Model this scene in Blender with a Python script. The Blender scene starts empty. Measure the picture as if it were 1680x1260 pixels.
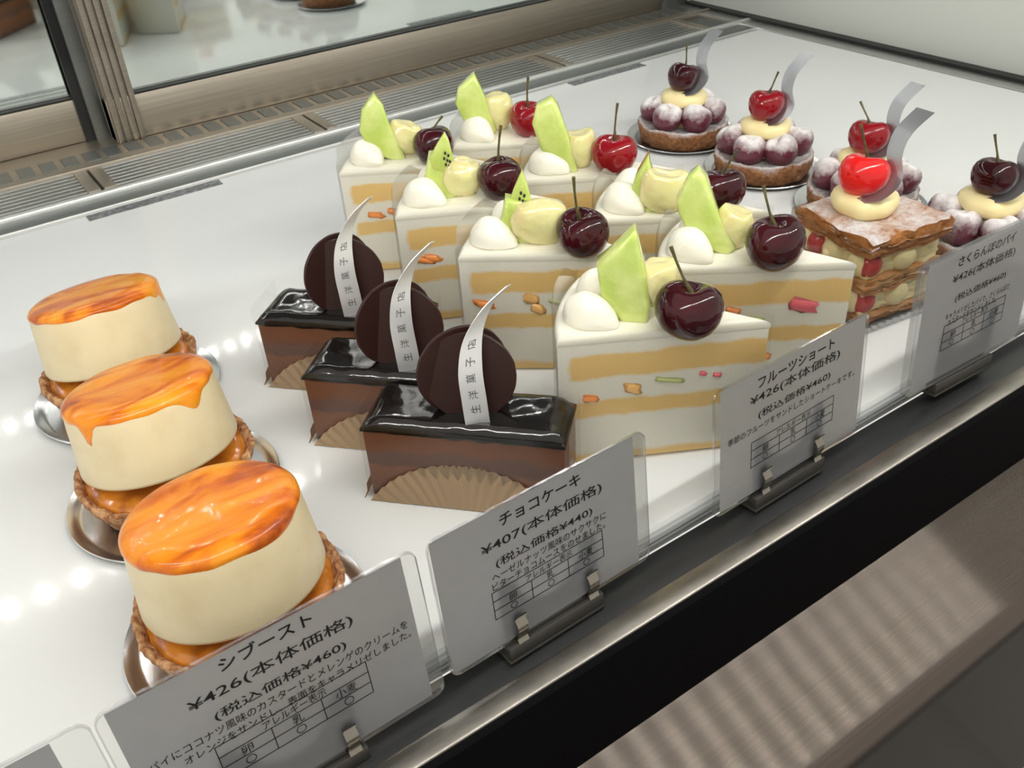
import bpy, bmesh, math, random
from mathutils import Vector, Matrix, Euler, noise

# ------------------------------------------------------------------ camera, world, light, exposure
scene = bpy.context.scene
COL = scene.collection
random.seed(7)
R = math.radians
PI = math.pi

cam_data = bpy.data.cameras.new('camera')
cam = bpy.data.objects.new('camera', cam_data)
COL.objects.link(cam)
cam_data.sensor_width = 36.0
cam_data.lens = 36.0 * 1503.5 / 1680.0
cam_data.clip_start = 0.01
cam_data.clip_end = 50
YAW, PITCH, ROLL, EYE = R(57.583), R(35.191), R(-3.837), Vector((0, 0, 0.28))
fwd = Vector((math.cos(YAW) * math.cos(PITCH), math.sin(YAW) * math.cos(PITCH), -math.sin(PITCH)))
rgt = fwd.cross(Vector((0, 0, 1))).normalized()
upv = rgt.cross(fwd)
r2 = rgt * math.cos(ROLL) + upv * math.sin(ROLL)
u2 = -rgt * math.sin(ROLL) + upv * math.cos(ROLL)
m3 = Matrix((r2, u2, -fwd)).transposed()
cam.matrix_world = Matrix.Translation(EYE) @ m3.to_4x4()
cam_data.dof.use_dof = True
cam_data.dof.focus_distance = 0.40
cam_data.dof.aperture_fstop = 38.0
scene.camera = cam

world = bpy.data.worlds.new('shop_ambience')
scene.world = world
world.use_nodes = True
world.node_tree.nodes['Background'].inputs[0].default_value = (1.0, 0.93, 0.86, 1)
world.node_tree.nodes['Background'].inputs[1].default_value = 0.80

LED_Z = 0.292
LED_POWER = dict(front=26.0, middle=3.6, back=3.0)      # emission of the light dots in each strip
scene.view_settings.view_transform = 'Standard'
scene.view_settings.look = 'None'
scene.view_settings.gamma = 1.0
scene.view_settings.use_curve_mapping = False
scene.view_settings.exposure = 0.05
scene.cycles.caustics_reflective = False
scene.cycles.caustics_refractive = False
scene.cycles.max_bounces = 10
scene.cycles.transparent_max_bounces = 24
scene.cycles.sample_clamp_indirect = 4.0


# ------------------------------------------------------------------ helpers
def tag(o, label=None, cat=None, group=None, kind=None):
    if label: o['label'] = label
    if cat: o['category'] = cat
    if group: o['group'] = group
    if kind: o['kind'] = kind
    return o


def empty(name, loc=(0, 0, 0), rz=0.0, label=None, cat=None, group=None):
    o = bpy.data.objects.new(name, None)
    COL.objects.link(o)
    o.empty_display_size = 0.01
    o.location = loc
    o.rotation_euler = (0, 0, rz)
    return tag(o, label, cat, group)


def put(name, bm, mat, parent=None, smooth=True, angle=40):
    me = bpy.data.meshes.new(name)
    bmesh.ops.recalc_face_normals(bm, faces=bm.faces)
    bm.to_mesh(me)
    bm.free()
    for mm in (mat if isinstance(mat, (list, tuple)) else [mat]):
        me.materials.append(mm)
    if smooth:
        me.polygons.foreach_set('use_smooth', [True] * len(me.polygons))
        me.set_sharp_from_angle(angle=R(angle))
    o = bpy.data.objects.new(name, me)
    COL.objects.link(o)
    if parent: o.parent = parent
    return o


def mat_new(name):
    m = bpy.data.materials.new(name)
    m.use_nodes = True
    nt = m.node_tree
    return m, nt, nt.nodes['Principled BSDF']


def principled(name, col, rough=0.5, metal=0.0, spec=0.5, coat=0.0, sss=0.0, sss_r=(1, .6, .4), sss_s=0.004, bump=0.0, bscale=400, noise_col=None, nscale=150, nfac=(0.4, 0.65), detail=4, coat_rough=0.05, bdist=0.001):
    m, nt, b = mat_new(name)
    b.inputs['Base Color'].default_value = (*col, 1)
    b.inputs['Roughness'].default_value = rough
    b.inputs['Metallic'].default_value = metal
    b.inputs['Specular IOR Level'].default_value = spec
    b.inputs['Coat Weight'].default_value = coat
    b.inputs['Coat Roughness'].default_value = coat_rough
    if sss:
        b.inputs['Subsurface Weight'].default_value = sss
        b.inputs['Subsurface Radius'].default_value = sss_r
        b.inputs['Subsurface Scale'].default_value = sss_s
    tc = nt.nodes.new('ShaderNodeTexCoord')
    if noise_col is not None:
        n = nt.nodes.new('ShaderNodeTexNoise')
        n.inputs['Scale'].default_value = nscale
        n.inputs['Detail'].default_value = detail
        nt.links.new(tc.outputs['Object'], n.inputs['Vector'])
        cr = nt.nodes.new('ShaderNodeValToRGB')
        cr.color_ramp.elements[0].position = nfac[0]
        cr.color_ramp.elements[1].position = nfac[1]
        cr.color_ramp.elements[0].color = (*col, 1)
        cr.color_ramp.elements[1].color = (*noise_col, 1)
        nt.links.new(n.outputs['Fac'], cr.inputs[0])
        nt.links.new(cr.outputs[0], b.inputs['Base Color'])
    if bump:
        n2 = nt.nodes.new('ShaderNodeTexNoise')
        n2.inputs['Scale'].default_value = bscale
        n2.inputs['Detail'].default_value = 5
        nt.links.new(tc.outputs['Object'], n2.inputs['Vector'])
        bp = nt.nodes.new('ShaderNodeBump')
        bp.inputs['Strength'].default_value = bump
        bp.inputs['Distance'].default_value = bdist
        nt.links.new(n2.outputs['Fac'], bp.inputs['Height'])
        nt.links.new(bp.outputs[0], b.inputs['Normal'])
    return m


def brushed(name, col, rough, along='X', scale=(6, 900, 900), aniso=0.0, contrast=0.12):
    m, nt, b = mat_new(name)
    b.inputs['Metallic'].default_value = 1
    b.inputs['Roughness'].default_value = rough
    tc = nt.nodes.new('ShaderNodeTexCoord')
    mp = nt.nodes.new('ShaderNodeMapping')
    mp.inputs['Scale'].default_value = scale
    n = nt.nodes.new('ShaderNodeTexNoise')
    n.inputs['Scale'].default_value = 1
    n.inputs['Detail'].default_value = 3
    nt.links.new(tc.outputs['Object'], mp.inputs[0])
    nt.links.new(mp.outputs[0], n.inputs['Vector'])
    cr = nt.nodes.new('ShaderNodeValToRGB')
    cr.color_ramp.elements[0].position = 0.3
    cr.color_ramp.elements[1].position = 0.7
    cr.color_ramp.elements[0].color = (*[c * (1 - contrast) for c in col], 1)
    cr.color_ramp.elements[1].color = (*[min(1, c * (1 + contrast)) for c in col], 1)
    nt.links.new(n.outputs['Fac'], cr.inputs[0])
    nt.links.new(cr.outputs[0], b.inputs['Base Color'])
    if aniso:
        b.inputs['Anisotropic'].default_value = aniso
        cx = nt.nodes.new('ShaderNodeCombineXYZ')
        cx.inputs[1].default_value = 0.93
        cx.inputs[2].default_value = -0.37
        nt.links.new(cx.outputs[0], b.inputs['Tangent'])
    return m


def clear_film(name, fac=0.10, rough=0.08, tint=(0.98, 0.98, 0.97), haze=0.0):
    m, nt, b = mat_new(name)
    out = nt.nodes['Material Output']
    tr = nt.nodes.new('ShaderNodeBsdfTransparent')
    tr.inputs[0].default_value = (*tint, 1)
    b.inputs['Base Color'].default_value = (0.9, 0.9, 0.9, 1)
    gl = nt.nodes.new('ShaderNodeBsdfGlossy')
    gl.inputs['Roughness'].default_value = rough
    mx = nt.nodes.new('ShaderNodeMixShader')
    lw = nt.nodes.new('ShaderNodeLayerWeight')
    lw.inputs['Blend'].default_value = 0.25
    mth = nt.nodes.new('ShaderNodeMath')
    mth.operation = 'MULTIPLY_ADD'
    mth.inputs[1].default_value = 0.5
    mth.inputs[2].default_value = fac
    nt.links.new(lw.outputs['Fresnel'], mth.inputs[0])
    nt.links.new(mth.outputs[0], mx.inputs[0])
    nt.links.new(tr.outputs[0], mx.inputs[1])
    nt.links.new(gl.outputs[0], mx.inputs[2])
    last = mx
    if haze:
        df = nt.nodes.new('ShaderNodeBsdfTranslucent')
        df.inputs[0].default_value = (0.95, 0.95, 0.95, 1)
        mx2 = nt.nodes.new('ShaderNodeMixShader')
        mx2.inputs[0].default_value = haze
        nt.links.new(mx.outputs[0], mx2.inputs[1])
        nt.links.new(df.outputs[0], mx2.inputs[2])
        last = mx2
    nt.links.new(last.outputs[0], out.inputs['Surface'])
    return m


def add_box(bm, lo, hi, bevel=0.0, seg=2, mtx=None):
    v = bmesh.ops.create_cube(bm, size=1.0)['verts']
    c = [(a + b) / 2 for a, b in zip(lo, hi)]
    s = [b - a for a, b in zip(lo, hi)]
    for x in v:
        x.co = Vector((x.co.x * s[0] + c[0], x.co.y * s[1] + c[1], x.co.z * s[2] + c[2]))
    if bevel:
        es = list({e for x in v for e in x.link_edges})
        g = bmesh.ops.bevel(bm, geom=es, offset=bevel, segments=seg, affect='EDGES', profile=0.5)
        v = list({q for f in g['faces'] for q in f.verts} | {q for q in v if q.is_valid})
    if mtx is not None:
        for x in v:
            x.co = mtx @ x.co
    return v


def box_bm(lo, hi, bevel=0.0, seg=2):
    bm = bmesh.new()
    add_box(bm, lo, hi, bevel, seg)
    return bm


def add_tube(bm, pts, radii, n=10, cap=True):
    pts = [Vector(p) for p in pts]
    rings = []
    ref = Vector((0.31, 0.17, 0.93)).normalized()
    for i, p in enumerate(pts):
        t = (pts[min(i + 1, len(pts) - 1)] - pts[max(i - 1, 0)]).normalized()
        a = t.cross(ref)
        if a.length < 1e-4: a = t.cross(Vector((1, 0, 0)))
        a.normalize()
        b = t.cross(a)
        r = radii[i] if isinstance(radii, (list, tuple)) else radii
        rings.append([bm.verts.new(p + a * (r * math.cos(2 * PI * k / n)) + b * (r * math.sin(2 * PI * k / n))) for k in range(n)])
    for A, B in zip(rings, rings[1:]):
        for k in range(n):
            bm.faces.new((A[k], A[(k + 1) % n], B[(k + 1) % n], B[k]))
    if cap:
        bm.faces.new(rings[0][::-1])
        bm.faces.new(rings[-1])


def lathe_bm(prof, n=48, fn=None):
    """prof: list of (r, z) from the axis bottom to the axis top; fn(r, z, angle, i) -> (r, z)"""
    bm = bmesh.new()
    rings = []
    for i, (r, z) in enumerate(prof):
        if r < 1e-6:
            rr, zz = (fn(r, z, 0, i) if fn else (r, z))
            rings.append([bm.verts.new((0, 0, zz))])
        else:
            ring = []
            for k in range(n):
                a = 2 * PI * k / n
                rr, zz = (fn(r, z, a, i) if fn else (r, z))
                ring.append(bm.verts.new((rr * math.cos(a), rr * math.sin(a), zz)))
            rings.append(ring)
    for A, B in zip(rings, rings[1:]):
        if len(A) == 1 and len(B) == 1: continue
        for k in range(n):
            k2 = (k + 1) % n
            if len(A) == 1: bm.faces.new((A[0], B[k2], B[k]))
            elif len(B) == 1: bm.faces.new((A[k], A[k2], B[0]))
            else: bm.faces.new((A[k], A[k2], B[k2], B[k]))
    return bm


def extrude_poly(bm, pts, z0, z1, bevel=0.0, seg=2):
    """a prism over the outline pts (x, y) from z0 to z1 with the rims bevelled"""
    vs = [bm.verts.new((x, y, z0)) for x, y in pts]
    f = bm.faces.new(vs)
    ext = bmesh.ops.extrude_face_region(bm, geom=[f])
    nv = [g for g in ext['geom'] if isinstance(g, bmesh.types.BMVert)]
    for v in nv: v.co.z = z1
    if bevel:
        es = {e for v in vs + nv for e in v.link_edges}
        es = [e for e in es if abs(e.verts[0].co.z - e.verts[1].co.z) < 1e-9]
        bmesh.ops.bevel(bm, geom=es, offset=bevel, segments=seg, affect='EDGES', profile=0.5)


def ball_bm(rx, ry, rz, sub=3, fn=None):
    bm = bmesh.new()
    bmesh.ops.create_icosphere(bm, subdivisions=sub, radius=1.0)
    for v in bm.verts:
        p = v.co.copy()
        q = Vector((p.x * rx, p.y * ry, p.z * rz))
        v.co = fn(p, q) if fn else q
    return bm


def nz(p, s, seed=0.0):
    return noise.noise(Vector((p[0] * s + seed, p[1] * s - seed * 1.7, (p[2] if len(p) > 2 else 0) * s + seed * 0.6)))


def ribbon_bm(path, widths, thick=0.0004, sub=6):
    """a strip through path points; widths are the half-width vectors at those points"""
    P = [Vector(p) for p in path]
    W = [Vector(w) for w in widths]
    def cr(a, b, c, d, t):
        return 0.5 * ((2 * b) + (c - a) * t + (2 * a - 5 * b + 4 * c - d) * t * t + (3 * b - a - 3 * c + d) * t ** 3)
    pts, ws = [], []
    for i in range(len(P) - 1):
        i0, i3 = max(i - 1, 0), min(i + 2, len(P) - 1)
        for k in range(sub):
            t = k / sub
            pts.append(cr(P[i0], P[i], P[i + 1], P[i3], t))
            ws.append(cr(W[i0], W[i], W[i + 1], W[i3], t))
    pts.append(P[-1]); ws.append(W[-1])
    bm = bmesh.new()
    rows = []
    for i, (p, w) in enumerate(zip(pts, ws)):
        t = (pts[min(i + 1, len(pts) - 1)] - pts[max(i - 1, 0)]).normalized()
        n = t.cross(w).normalized() * thick / 2
        rows.append([bm.verts.new(p - w + n), bm.verts.new(p + w + n), bm.verts.new(p + w - n), bm.verts.new(p - w - n)])
    for A, B in zip(rows, rows[1:]):
        for k in range(4):
            bm.faces.new((A[k], A[(k + 1) % 4], B[(k + 1) % 4], B[k]))
    bm.faces.new(rows[0][::-1]); bm.faces.new(rows[-1])
    return bm, pts, ws


def text_mesh(body, width, height, bold=0.0):
    """lettering as a flat mesh in the XY plane, its lower left at the origin"""
    cu = bpy.data.curves.new('lettering', 'FONT')
    cu.body = body
    cu.size = 1.0
    cu.offset = bold
    cu.resolution_u = 3
    ob = bpy.data.objects.new('lettering', cu)
    COL.objects.link(ob)
    dg = bpy.context.evaluated_depsgraph_get()
    dg.update()
    me = bpy.data.meshes.new_from_object(ob.evaluated_get(dg))
    bpy.data.objects.remove(ob)
    xs = [v.co.x for v in me.vertices]; ys = [v.co.y for v in me.vertices]
    x0, x1, y0, y1 = min(xs), max(xs), min(ys), max(ys)
    sx, sy = width / (x1 - x0), height / (y1 - y0)
    for v in me.vertices:
        v.co = Vector(((v.co.x - x0) * sx, (v.co.y - y0) * sy, 0))
    return me


def put_mesh(name, me, mat, parent):
    me.materials.clear()
    me.materials.append(mat)
    o = bpy.data.objects.new(name, me)
    COL.objects.link(o)
    if parent: o.parent = parent
    return o


# ------------------------------------------------------------------ materials
M = {}
M['shelf'] = principled('white_acrylic', (0.76, 0.775, 0.775), 0.10, spec=0.5, bump=0.012, bscale=18)
M['cream'] = principled('whipped_cream', (0.90, 0.87, 0.76), 0.42, spec=0.4, sss=0.35, sss_r=(1, .8, .55), sss_s=0.004, bump=0.25, bscale=160)
M['custard'] = principled('custard_cream', (0.93, 0.79, 0.43), 0.35, spec=0.45, sss=0.25, sss_r=(1, .7, .3), sss_s=0.004, bump=0.12, bscale=120)
M['mousse'] = principled('chiboust_cream', (0.73, 0.62, 0.40), 0.38, spec=0.45, sss=0.25, sss_r=(1, .75, .45), sss_s=0.004, bump=0.10, bscale=500, noise_col=(0.65, 0.53, 0.32), nscale=60, nfac=(0.50, 0.85))
M['crust'] = principled('baked_tart_crust', (0.33, 0.13, 0.05), 0.6, spec=0.25, bump=1.0, bscale=420, bdist=0.003, noise_col=(0.66, 0.38, 0.19), nscale=240)
M['jam'] = principled('orange_jam', (0.62, 0.22, 0.02), 0.12, spec=0.6, coat=0.6, sss=0.3, sss_r=(1, .4, .05), sss_s=0.003, noise_col=(0.34, 0.10, 0.01), nscale=90, bump=0.3, bscale=200)
M['glaze'] = principled('dark_chocolate_glaze', (0.006, 0.0045, 0.004), 0.10, spec=0.5, coat=0.3, coat_rough=0.06, bump=0.25, bscale=70)
M['choc_disc'] = principled('dark_chocolate', (0.030, 0.011, 0.009), 0.38, spec=0.4, bump=0.05, bscale=120)
M['red_cherry'] = principled('red_cherry_skin', (0.25, 0.004, 0.010), 0.07, spec=0.42, coat=0.2, coat_rough=0.02)
M['dark_cherry'] = principled('dark_cherry_skin', (0.026, 0.003, 0.005), 0.06, spec=0.38, coat=0.10, coat_rough=0.02, noise_col=(0.055, 0.005, 0.009), nscale=60)
M['candy_cherry'] = principled('bright_red_cherry_skin', (0.72, 0.012, 0.012), 0.07, spec=0.45, coat=0.25, coat_rough=0.03, sss=0.3, sss_r=(1, .1, .05), sss_s=0.004)
M['stem'] = principled('cherry_stem', (0.055, 0.048, 0.016), 0.45, noise_col=(0.13, 0.105, 0.03), nscale=250)
M['melon'] = principled('green_melon', (0.52, 0.64, 0.15), 0.14, spec=0.6, coat=0.7, coat_rough=0.06, sss=0.5, sss_r=(.7, 1, .25), sss_s=0.006, noise_col=(0.66, 0.74, 0.26), nscale=70, bump=0.45, bscale=260)
M['grape'] = principled('pale_peeled_fruit', (0.76, 0.66, 0.33), 0.16, spec=0.6, coat=0.6, coat_rough=0.08, sss=0.5, sss_r=(1, .9, .3), sss_s=0.007, noise_col=(0.76, 0.74, 0.36), nscale=60, bump=0.5, bscale=220)
M['kiwi_seed'] = principled('kiwi_seed', (0.012, 0.012, 0.01), 0.3)
M['peach'] = principled('orange_fruit', (0.80, 0.27, 0.07), 0.3, spec=0.5)
M['tan_fruit'] = principled('amber_fruit', (0.70, 0.40, 0.14), 0.3, spec=0.5)
M['berry'] = principled('strawberry', (0.58, 0.11, 0.13), 0.3, spec=0.5)
M['cherry_half'] = principled('halved_cherry', (0.50, 0.045, 0.045), 0.25, spec=0.5)
M['kiwi'] = principled('kiwi_green', (0.40, 0.44, 0.17), 0.3, spec=0.5)
M['silver'] = principled('silver_ribbon', (0.44, 0.45, 0.47), 0.36, metal=1.0)
M['silver_light'] = principled('bright_silver_ribbon', (0.93, 0.93, 0.94), 0.42, metal=0.8)
M['stamp'] = principled('grey_stamped_ink', (0.10, 0.10, 0.11), 0.5)
M['foil'] = principled('silver_foil_dish', (0.84, 0.85, 0.87), 0.24, metal=1.0, bump=0.03, bscale=150)
M['kraft'] = principled('brown_paper', (0.66, 0.49, 0.32), 0.75, spec=0.2, bump=0.1, bscale=600)
M['film'] = clear_film('clear_film', 0.022, 0.10)
M['film_choc'] = clear_film('clear_cake_film', 0.02, 0.10)
M['film_thick'] = clear_film('clear_plastic', 0.03, 0.06, (0.985, 0.985, 0.98))
M['ink'] = principled('black_ink', (0.012, 0.012, 0.014), 0.6, spec=0.2)
M['clip'] = principled('steel_clip', (0.30, 0.275, 0.235), 0.24, metal=1.0)
M['plate_metal'] = principled('dark_metal_plate', (0.055, 0.051, 0.045), 0.45, metal=0.3)
M['alu'] = brushed('aluminium', (0.52, 0.53, 0.52), 0.36, scale=(3, 500, 500), contrast=0.05)
M['alu_dark'] = brushed('grey_aluminium', (0.24, 0.25, 0.245), 0.5, scale=(3, 500, 500), contrast=0.05)
M['alu_bright'] = brushed('highlit_aluminium', (0.95, 0.96, 0.95), 0.40, scale=(3, 400, 400), contrast=0.03)  # rail lips: their highlight line is put into this near-white colour
M['bronze'] = brushed('tan_door_frame', (0.42, 0.375, 0.315), 0.45, scale=(8, 600, 600), contrast=0.10)
M['steel'] = brushed('brushed_steel', (0.125, 0.107, 0.093), 0.20, scale=(3, 1400, 1400), aniso=1.0, contrast=0.10)
M['steel_strip'] = brushed('worn_steel', (0.33, 0.31, 0.28), 0.34, scale=(40, 160, 160), contrast=0.28)
M['black'] = principled('black_trim', (0.004, 0.004, 0.0045), 0.5, spec=0.03, bump=0.05, bscale=60)
M['ledge'] = principled('dark_grey_ledge', (0.024, 0.025, 0.026), 0.30, spec=0.5)
M['gasket'] = principled('black_gasket', (0.008, 0.008, 0.008), 0.5)
M['tape'] = principled('dark_grey_tape', (0.10, 0.105, 0.11), 0.45, noise_col=(0.26, 0.27, 0.28), nscale=260)
M['wall'] = principled('pale_wall_panel', (0.62, 0.64, 0.60), 0.35, spec=0.4)
M['tile'] = principled('grey_floor_tile', (0.16, 0.17, 0.165), 0.5, noise_col=(0.20, 0.21, 0.205), nscale=8)
M['edge_white'] = principled('translucent_shelf_edge', (0.42, 0.44, 0.45), 0.15, spec=0.6)
M['bounce_panel'] = principled('grey_bounce_shelf', (0.27, 0.285, 0.31), 0.35)
M['glass'] = principled('window_glass', (1, 1, 1), 0.0)
_nt = M['glass'].node_tree
_tr = _nt.nodes.new('ShaderNodeBsdfTransparent')
_tr.inputs[0].default_value = (0.975, 0.985, 0.98, 1)
_nt.links.new(_tr.outputs[0], _nt.nodes['Material Output'].inputs['Surface'])
_nt.nodes.remove(_nt.nodes['Principled BSDF'])


def mirror_mat():
    m, nt, b = mat_new('sliding_door_mirror')
    b.inputs['Base Color'].default_value = (0.78, 0.83, 0.80, 1)
    b.inputs['Metallic'].default_value = 1
    b.inputs['Roughness'].default_value = 0.035
    return m
M['mirror'] = mirror_mat()


def paper_mat():
    m, nt, b = mat_new('card_paper')
    out = nt.nodes['Material Output']
    tc = nt.nodes.new('ShaderNodeTexCoord')
    n = nt.nodes.new('ShaderNodeTexNoise')
    n.inputs['Scale'].default_value = 150
    n.inputs['Detail'].default_value = 3
    nt.links.new(tc.outputs['Object'], n.inputs['Vector'])
    cr = nt.nodes.new('ShaderNodeValToRGB')
    cr.color_ramp.elements[0].color = (0.54, 0.55, 0.58, 1)
    cr.color_ramp.elements[1].color = (0.60, 0.61, 0.64, 1)
    nt.links.new(n.outputs['Fac'], cr.inputs[0])
    d = nt.nodes.new('ShaderNodeBsdfDiffuse')
    t = nt.nodes.new('ShaderNodeBsdfTranslucent')
    nt.links.new(cr.outputs[0], d.inputs[0])
    nt.links.new(cr.outputs[0], t.inputs[0])
    mx = nt.nodes.new('ShaderNodeMixShader')
    mx.inputs[0].default_value = 0.60
    nt.links.new(d.outputs[0], mx.inputs[1])
    nt.links.new(t.outputs[0], mx.inputs[2])
    nt.links.new(mx.outputs[0], out.inputs['Surface'])
    nt.nodes.remove(b)
    return m
M['paper'] = paper_mat()


def sponge_mat():
    """layers of sponge and cream by height, a cream coat on the round side"""
    m, nt, b = mat_new('sponge_and_cream_layers')
    L = nt.links.new
    tc = nt.nodes.new('ShaderNodeTexCoord')
    sep = nt.nodes.new('ShaderNodeSeparateXYZ')
    L(tc.outputs['Object'], sep.inputs[0])
    n = nt.nodes.new('ShaderNodeTexNoise')
    n.inputs['Scale'].default_value = 70
    n.inputs['Detail'].default_value = 5
    n.inputs['Roughness'].default_value = 0.6
    L(tc.outputs['Object'], n.inputs['Vector'])
    oi = nt.nodes.new('ShaderNodeObjectInfo')
    mm = nt.nodes.new('ShaderNodeMath'); mm.operation = 'MULTIPLY_ADD'
    mm.inputs[1].default_value = 0.006; mm.inputs[2].default_value = -0.003
    L(n.outputs['Fac'], mm.inputs[0])
    zz = nt.nodes.new('ShaderNodeMath'); zz.operation = 'ADD'
    L(sep.outputs[2], zz.inputs[0]); L(mm.outputs[0], zz.inputs[1])
    zr = nt.nodes.new('ShaderNodeMath'); zr.operation = 'DIVIDE'; zr.inputs[1].default_value = 0.07
    L(zz.outputs[0], zr.inputs[0])
    cr = nt.nodes.new('ShaderNodeValToRGB')
    e = cr.color_ramp.elements
    cream, sp = (0.96, 0.92, 0.80, 1), (0.97, 0.66, 0.26, 1)
    stops = [(0.0, sp), (0.05, sp), (0.085, cream), (0.36, cream), (0.385, sp), (0.485, sp), (0.51, cream), (0.665, cream), (0.69, sp), (0.845, sp), (0.87, cream), (1.0, cream)]
    e[0].position, e[0].color = stops[0]
    e[1].position, e[1].color = stops[-1]
    for p, c in stops[1:-1]:
        q = e.new(p); q.color = c
    L(zr.outputs[0], cr.inputs[0])
    # crumb
    n2 = nt.nodes.new('ShaderNodeTexNoise'); n2.inputs['Scale'].default_value = 700; n2.inputs['Detail'].default_value = 3
    L(tc.outputs['Object'], n2.inputs['Vector'])
    mxc = nt.nodes.new('ShaderNodeMix'); mxc.data_type = 'RGBA'; mxc.blend_type = 'MULTIPLY'
    mxc.inputs[0].default_value = 0.07
    L(cr.outputs[0], mxc.inputs[6]); L(n2.outputs['Fac'], mxc.inputs[7])
    # cream coat on the outside
    vx = nt.nodes.new('ShaderNodeCombineXYZ'); L(sep.outputs[0], vx.inputs[0]); L(sep.outputs[1], vx.inputs[1])
    ln = nt.nodes.new('ShaderNodeVectorMath'); ln.operation = 'LENGTH'; L(vx.outputs[0], ln.inputs[0])
    rr = nt.nodes.new('ShaderNodeMath'); rr.operation = 'ADD'; L(ln.outputs['Value'], rr.inputs[0]); L(mm.outputs[0], rr.inputs[1])
    mr = nt.nodes.new('ShaderNodeMapRange'); mr.inputs[1].default_value = 0.0865; mr.inputs[2].default_value = 0.0885
    L(rr.outputs[0], mr.inputs[0])
    mx = nt.nodes.new('ShaderNodeMix'); mx.data_type = 'RGBA'
    L(mr.outputs[0], mx.inputs[0]); L(mxc.outputs[2], mx.inputs[6]); mx.inputs[7].default_value = (0.95, 0.92, 0.82, 1)
    L(mx.outputs[2], b.inputs['Base Color'])
    b.inputs['Roughness'].default_value = 0.55
    b.inputs['Subsurface Weight'].default_value = 0.25
    b.inputs['Subsurface Radius'].default_value = (1, .7, .4)
    b.inputs['Subsurface Scale'].default_value = 0.003
    bp = nt.nodes.new('ShaderNodeBump'); bp.inputs['Strength'].default_value = 0.25; bp.inputs['Distance'].default_value = 0.0006
    L(n2.outputs['Fac'], bp.inputs['Height']); L(bp.outputs[0], b.inputs['Normal'])
    return m
M['sponge'] = sponge_mat()


def caramel_mat():
    m, nt, b = mat_new('burnt_caramel')
    L = nt.links.new
    tc = nt.nodes.new('ShaderNodeTexCoord')
    oi = nt.nodes.new('ShaderNodeObjectInfo')
    ad = nt.nodes.new('ShaderNodeVectorMath'); ad.operation = 'ADD'
    L(tc.outputs['Object'], ad.inputs[0])
    L(oi.outputs['Random'], ad.inputs[1])
    mp = nt.nodes.new('ShaderNodeMapping'); mp.inputs['Scale'].default_value = (0.55, 1.3, 1); mp.inputs['Rotation'].default_value = (0, 0, 0.5)
    L(ad.outputs[0], mp.inputs[0])
    n = nt.nodes.new('ShaderNodeTexNoise'); n.inputs['Scale'].default_value = 42; n.inputs['Detail'].default_value = 4; n.inputs['Distortion'].default_value = 0.7
    L(mp.outputs[0], n.inputs['Vector'])
    cr = nt.nodes.new('ShaderNodeValToRGB')
    e = cr.color_ramp.elements
    e[0].position, e[0].color = 0.36, (0.34, 0.055, 0.005, 1)
    e[1].position, e[1].color = 0.68, (0.84, 0.36, 0.030, 1)
    q = e.new(0.45); q.color = (0.66, 0.15, 0.006, 1)
    q = e.new(0.53); q.color = (0.82, 0.26, 0.010, 1)
    L(n.outputs['Fac'], cr.inputs[0])
    L(cr.outputs[0], b.inputs['Base Color'])
    b.inputs['Roughness'].default_value = 0.24
    b.inputs['Specular IOR Level'].default_value = 0.3
    b.inputs['Coat Weight'].default_value = 0.25
    b.inputs['Coat Roughness'].default_value = 0.06
    b.inputs['Subsurface Weight'].default_value = 0.0
    b.inputs['Subsurface Radius'].default_value = (1, .5, .1)
    b.inputs['Subsurface Scale'].default_value = 0.003
    n2 = nt.nodes.new('ShaderNodeTexNoise'); n2.inputs['Scale'].default_value = 160; n2.inputs['Detail'].default_value = 2
    L(tc.outputs['Object'], n2.inputs['Vector'])
    bp = nt.nodes.new('ShaderNodeBump'); bp.inputs['Strength'].default_value = 0.35; bp.inputs['Distance'].default_value = 0.001
    L(n2.outputs['Fac'], bp.inputs['Height']); L(bp.outputs[0], b.inputs['Normal'])
    return m
M['caramel'] = caramel_mat()


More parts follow.
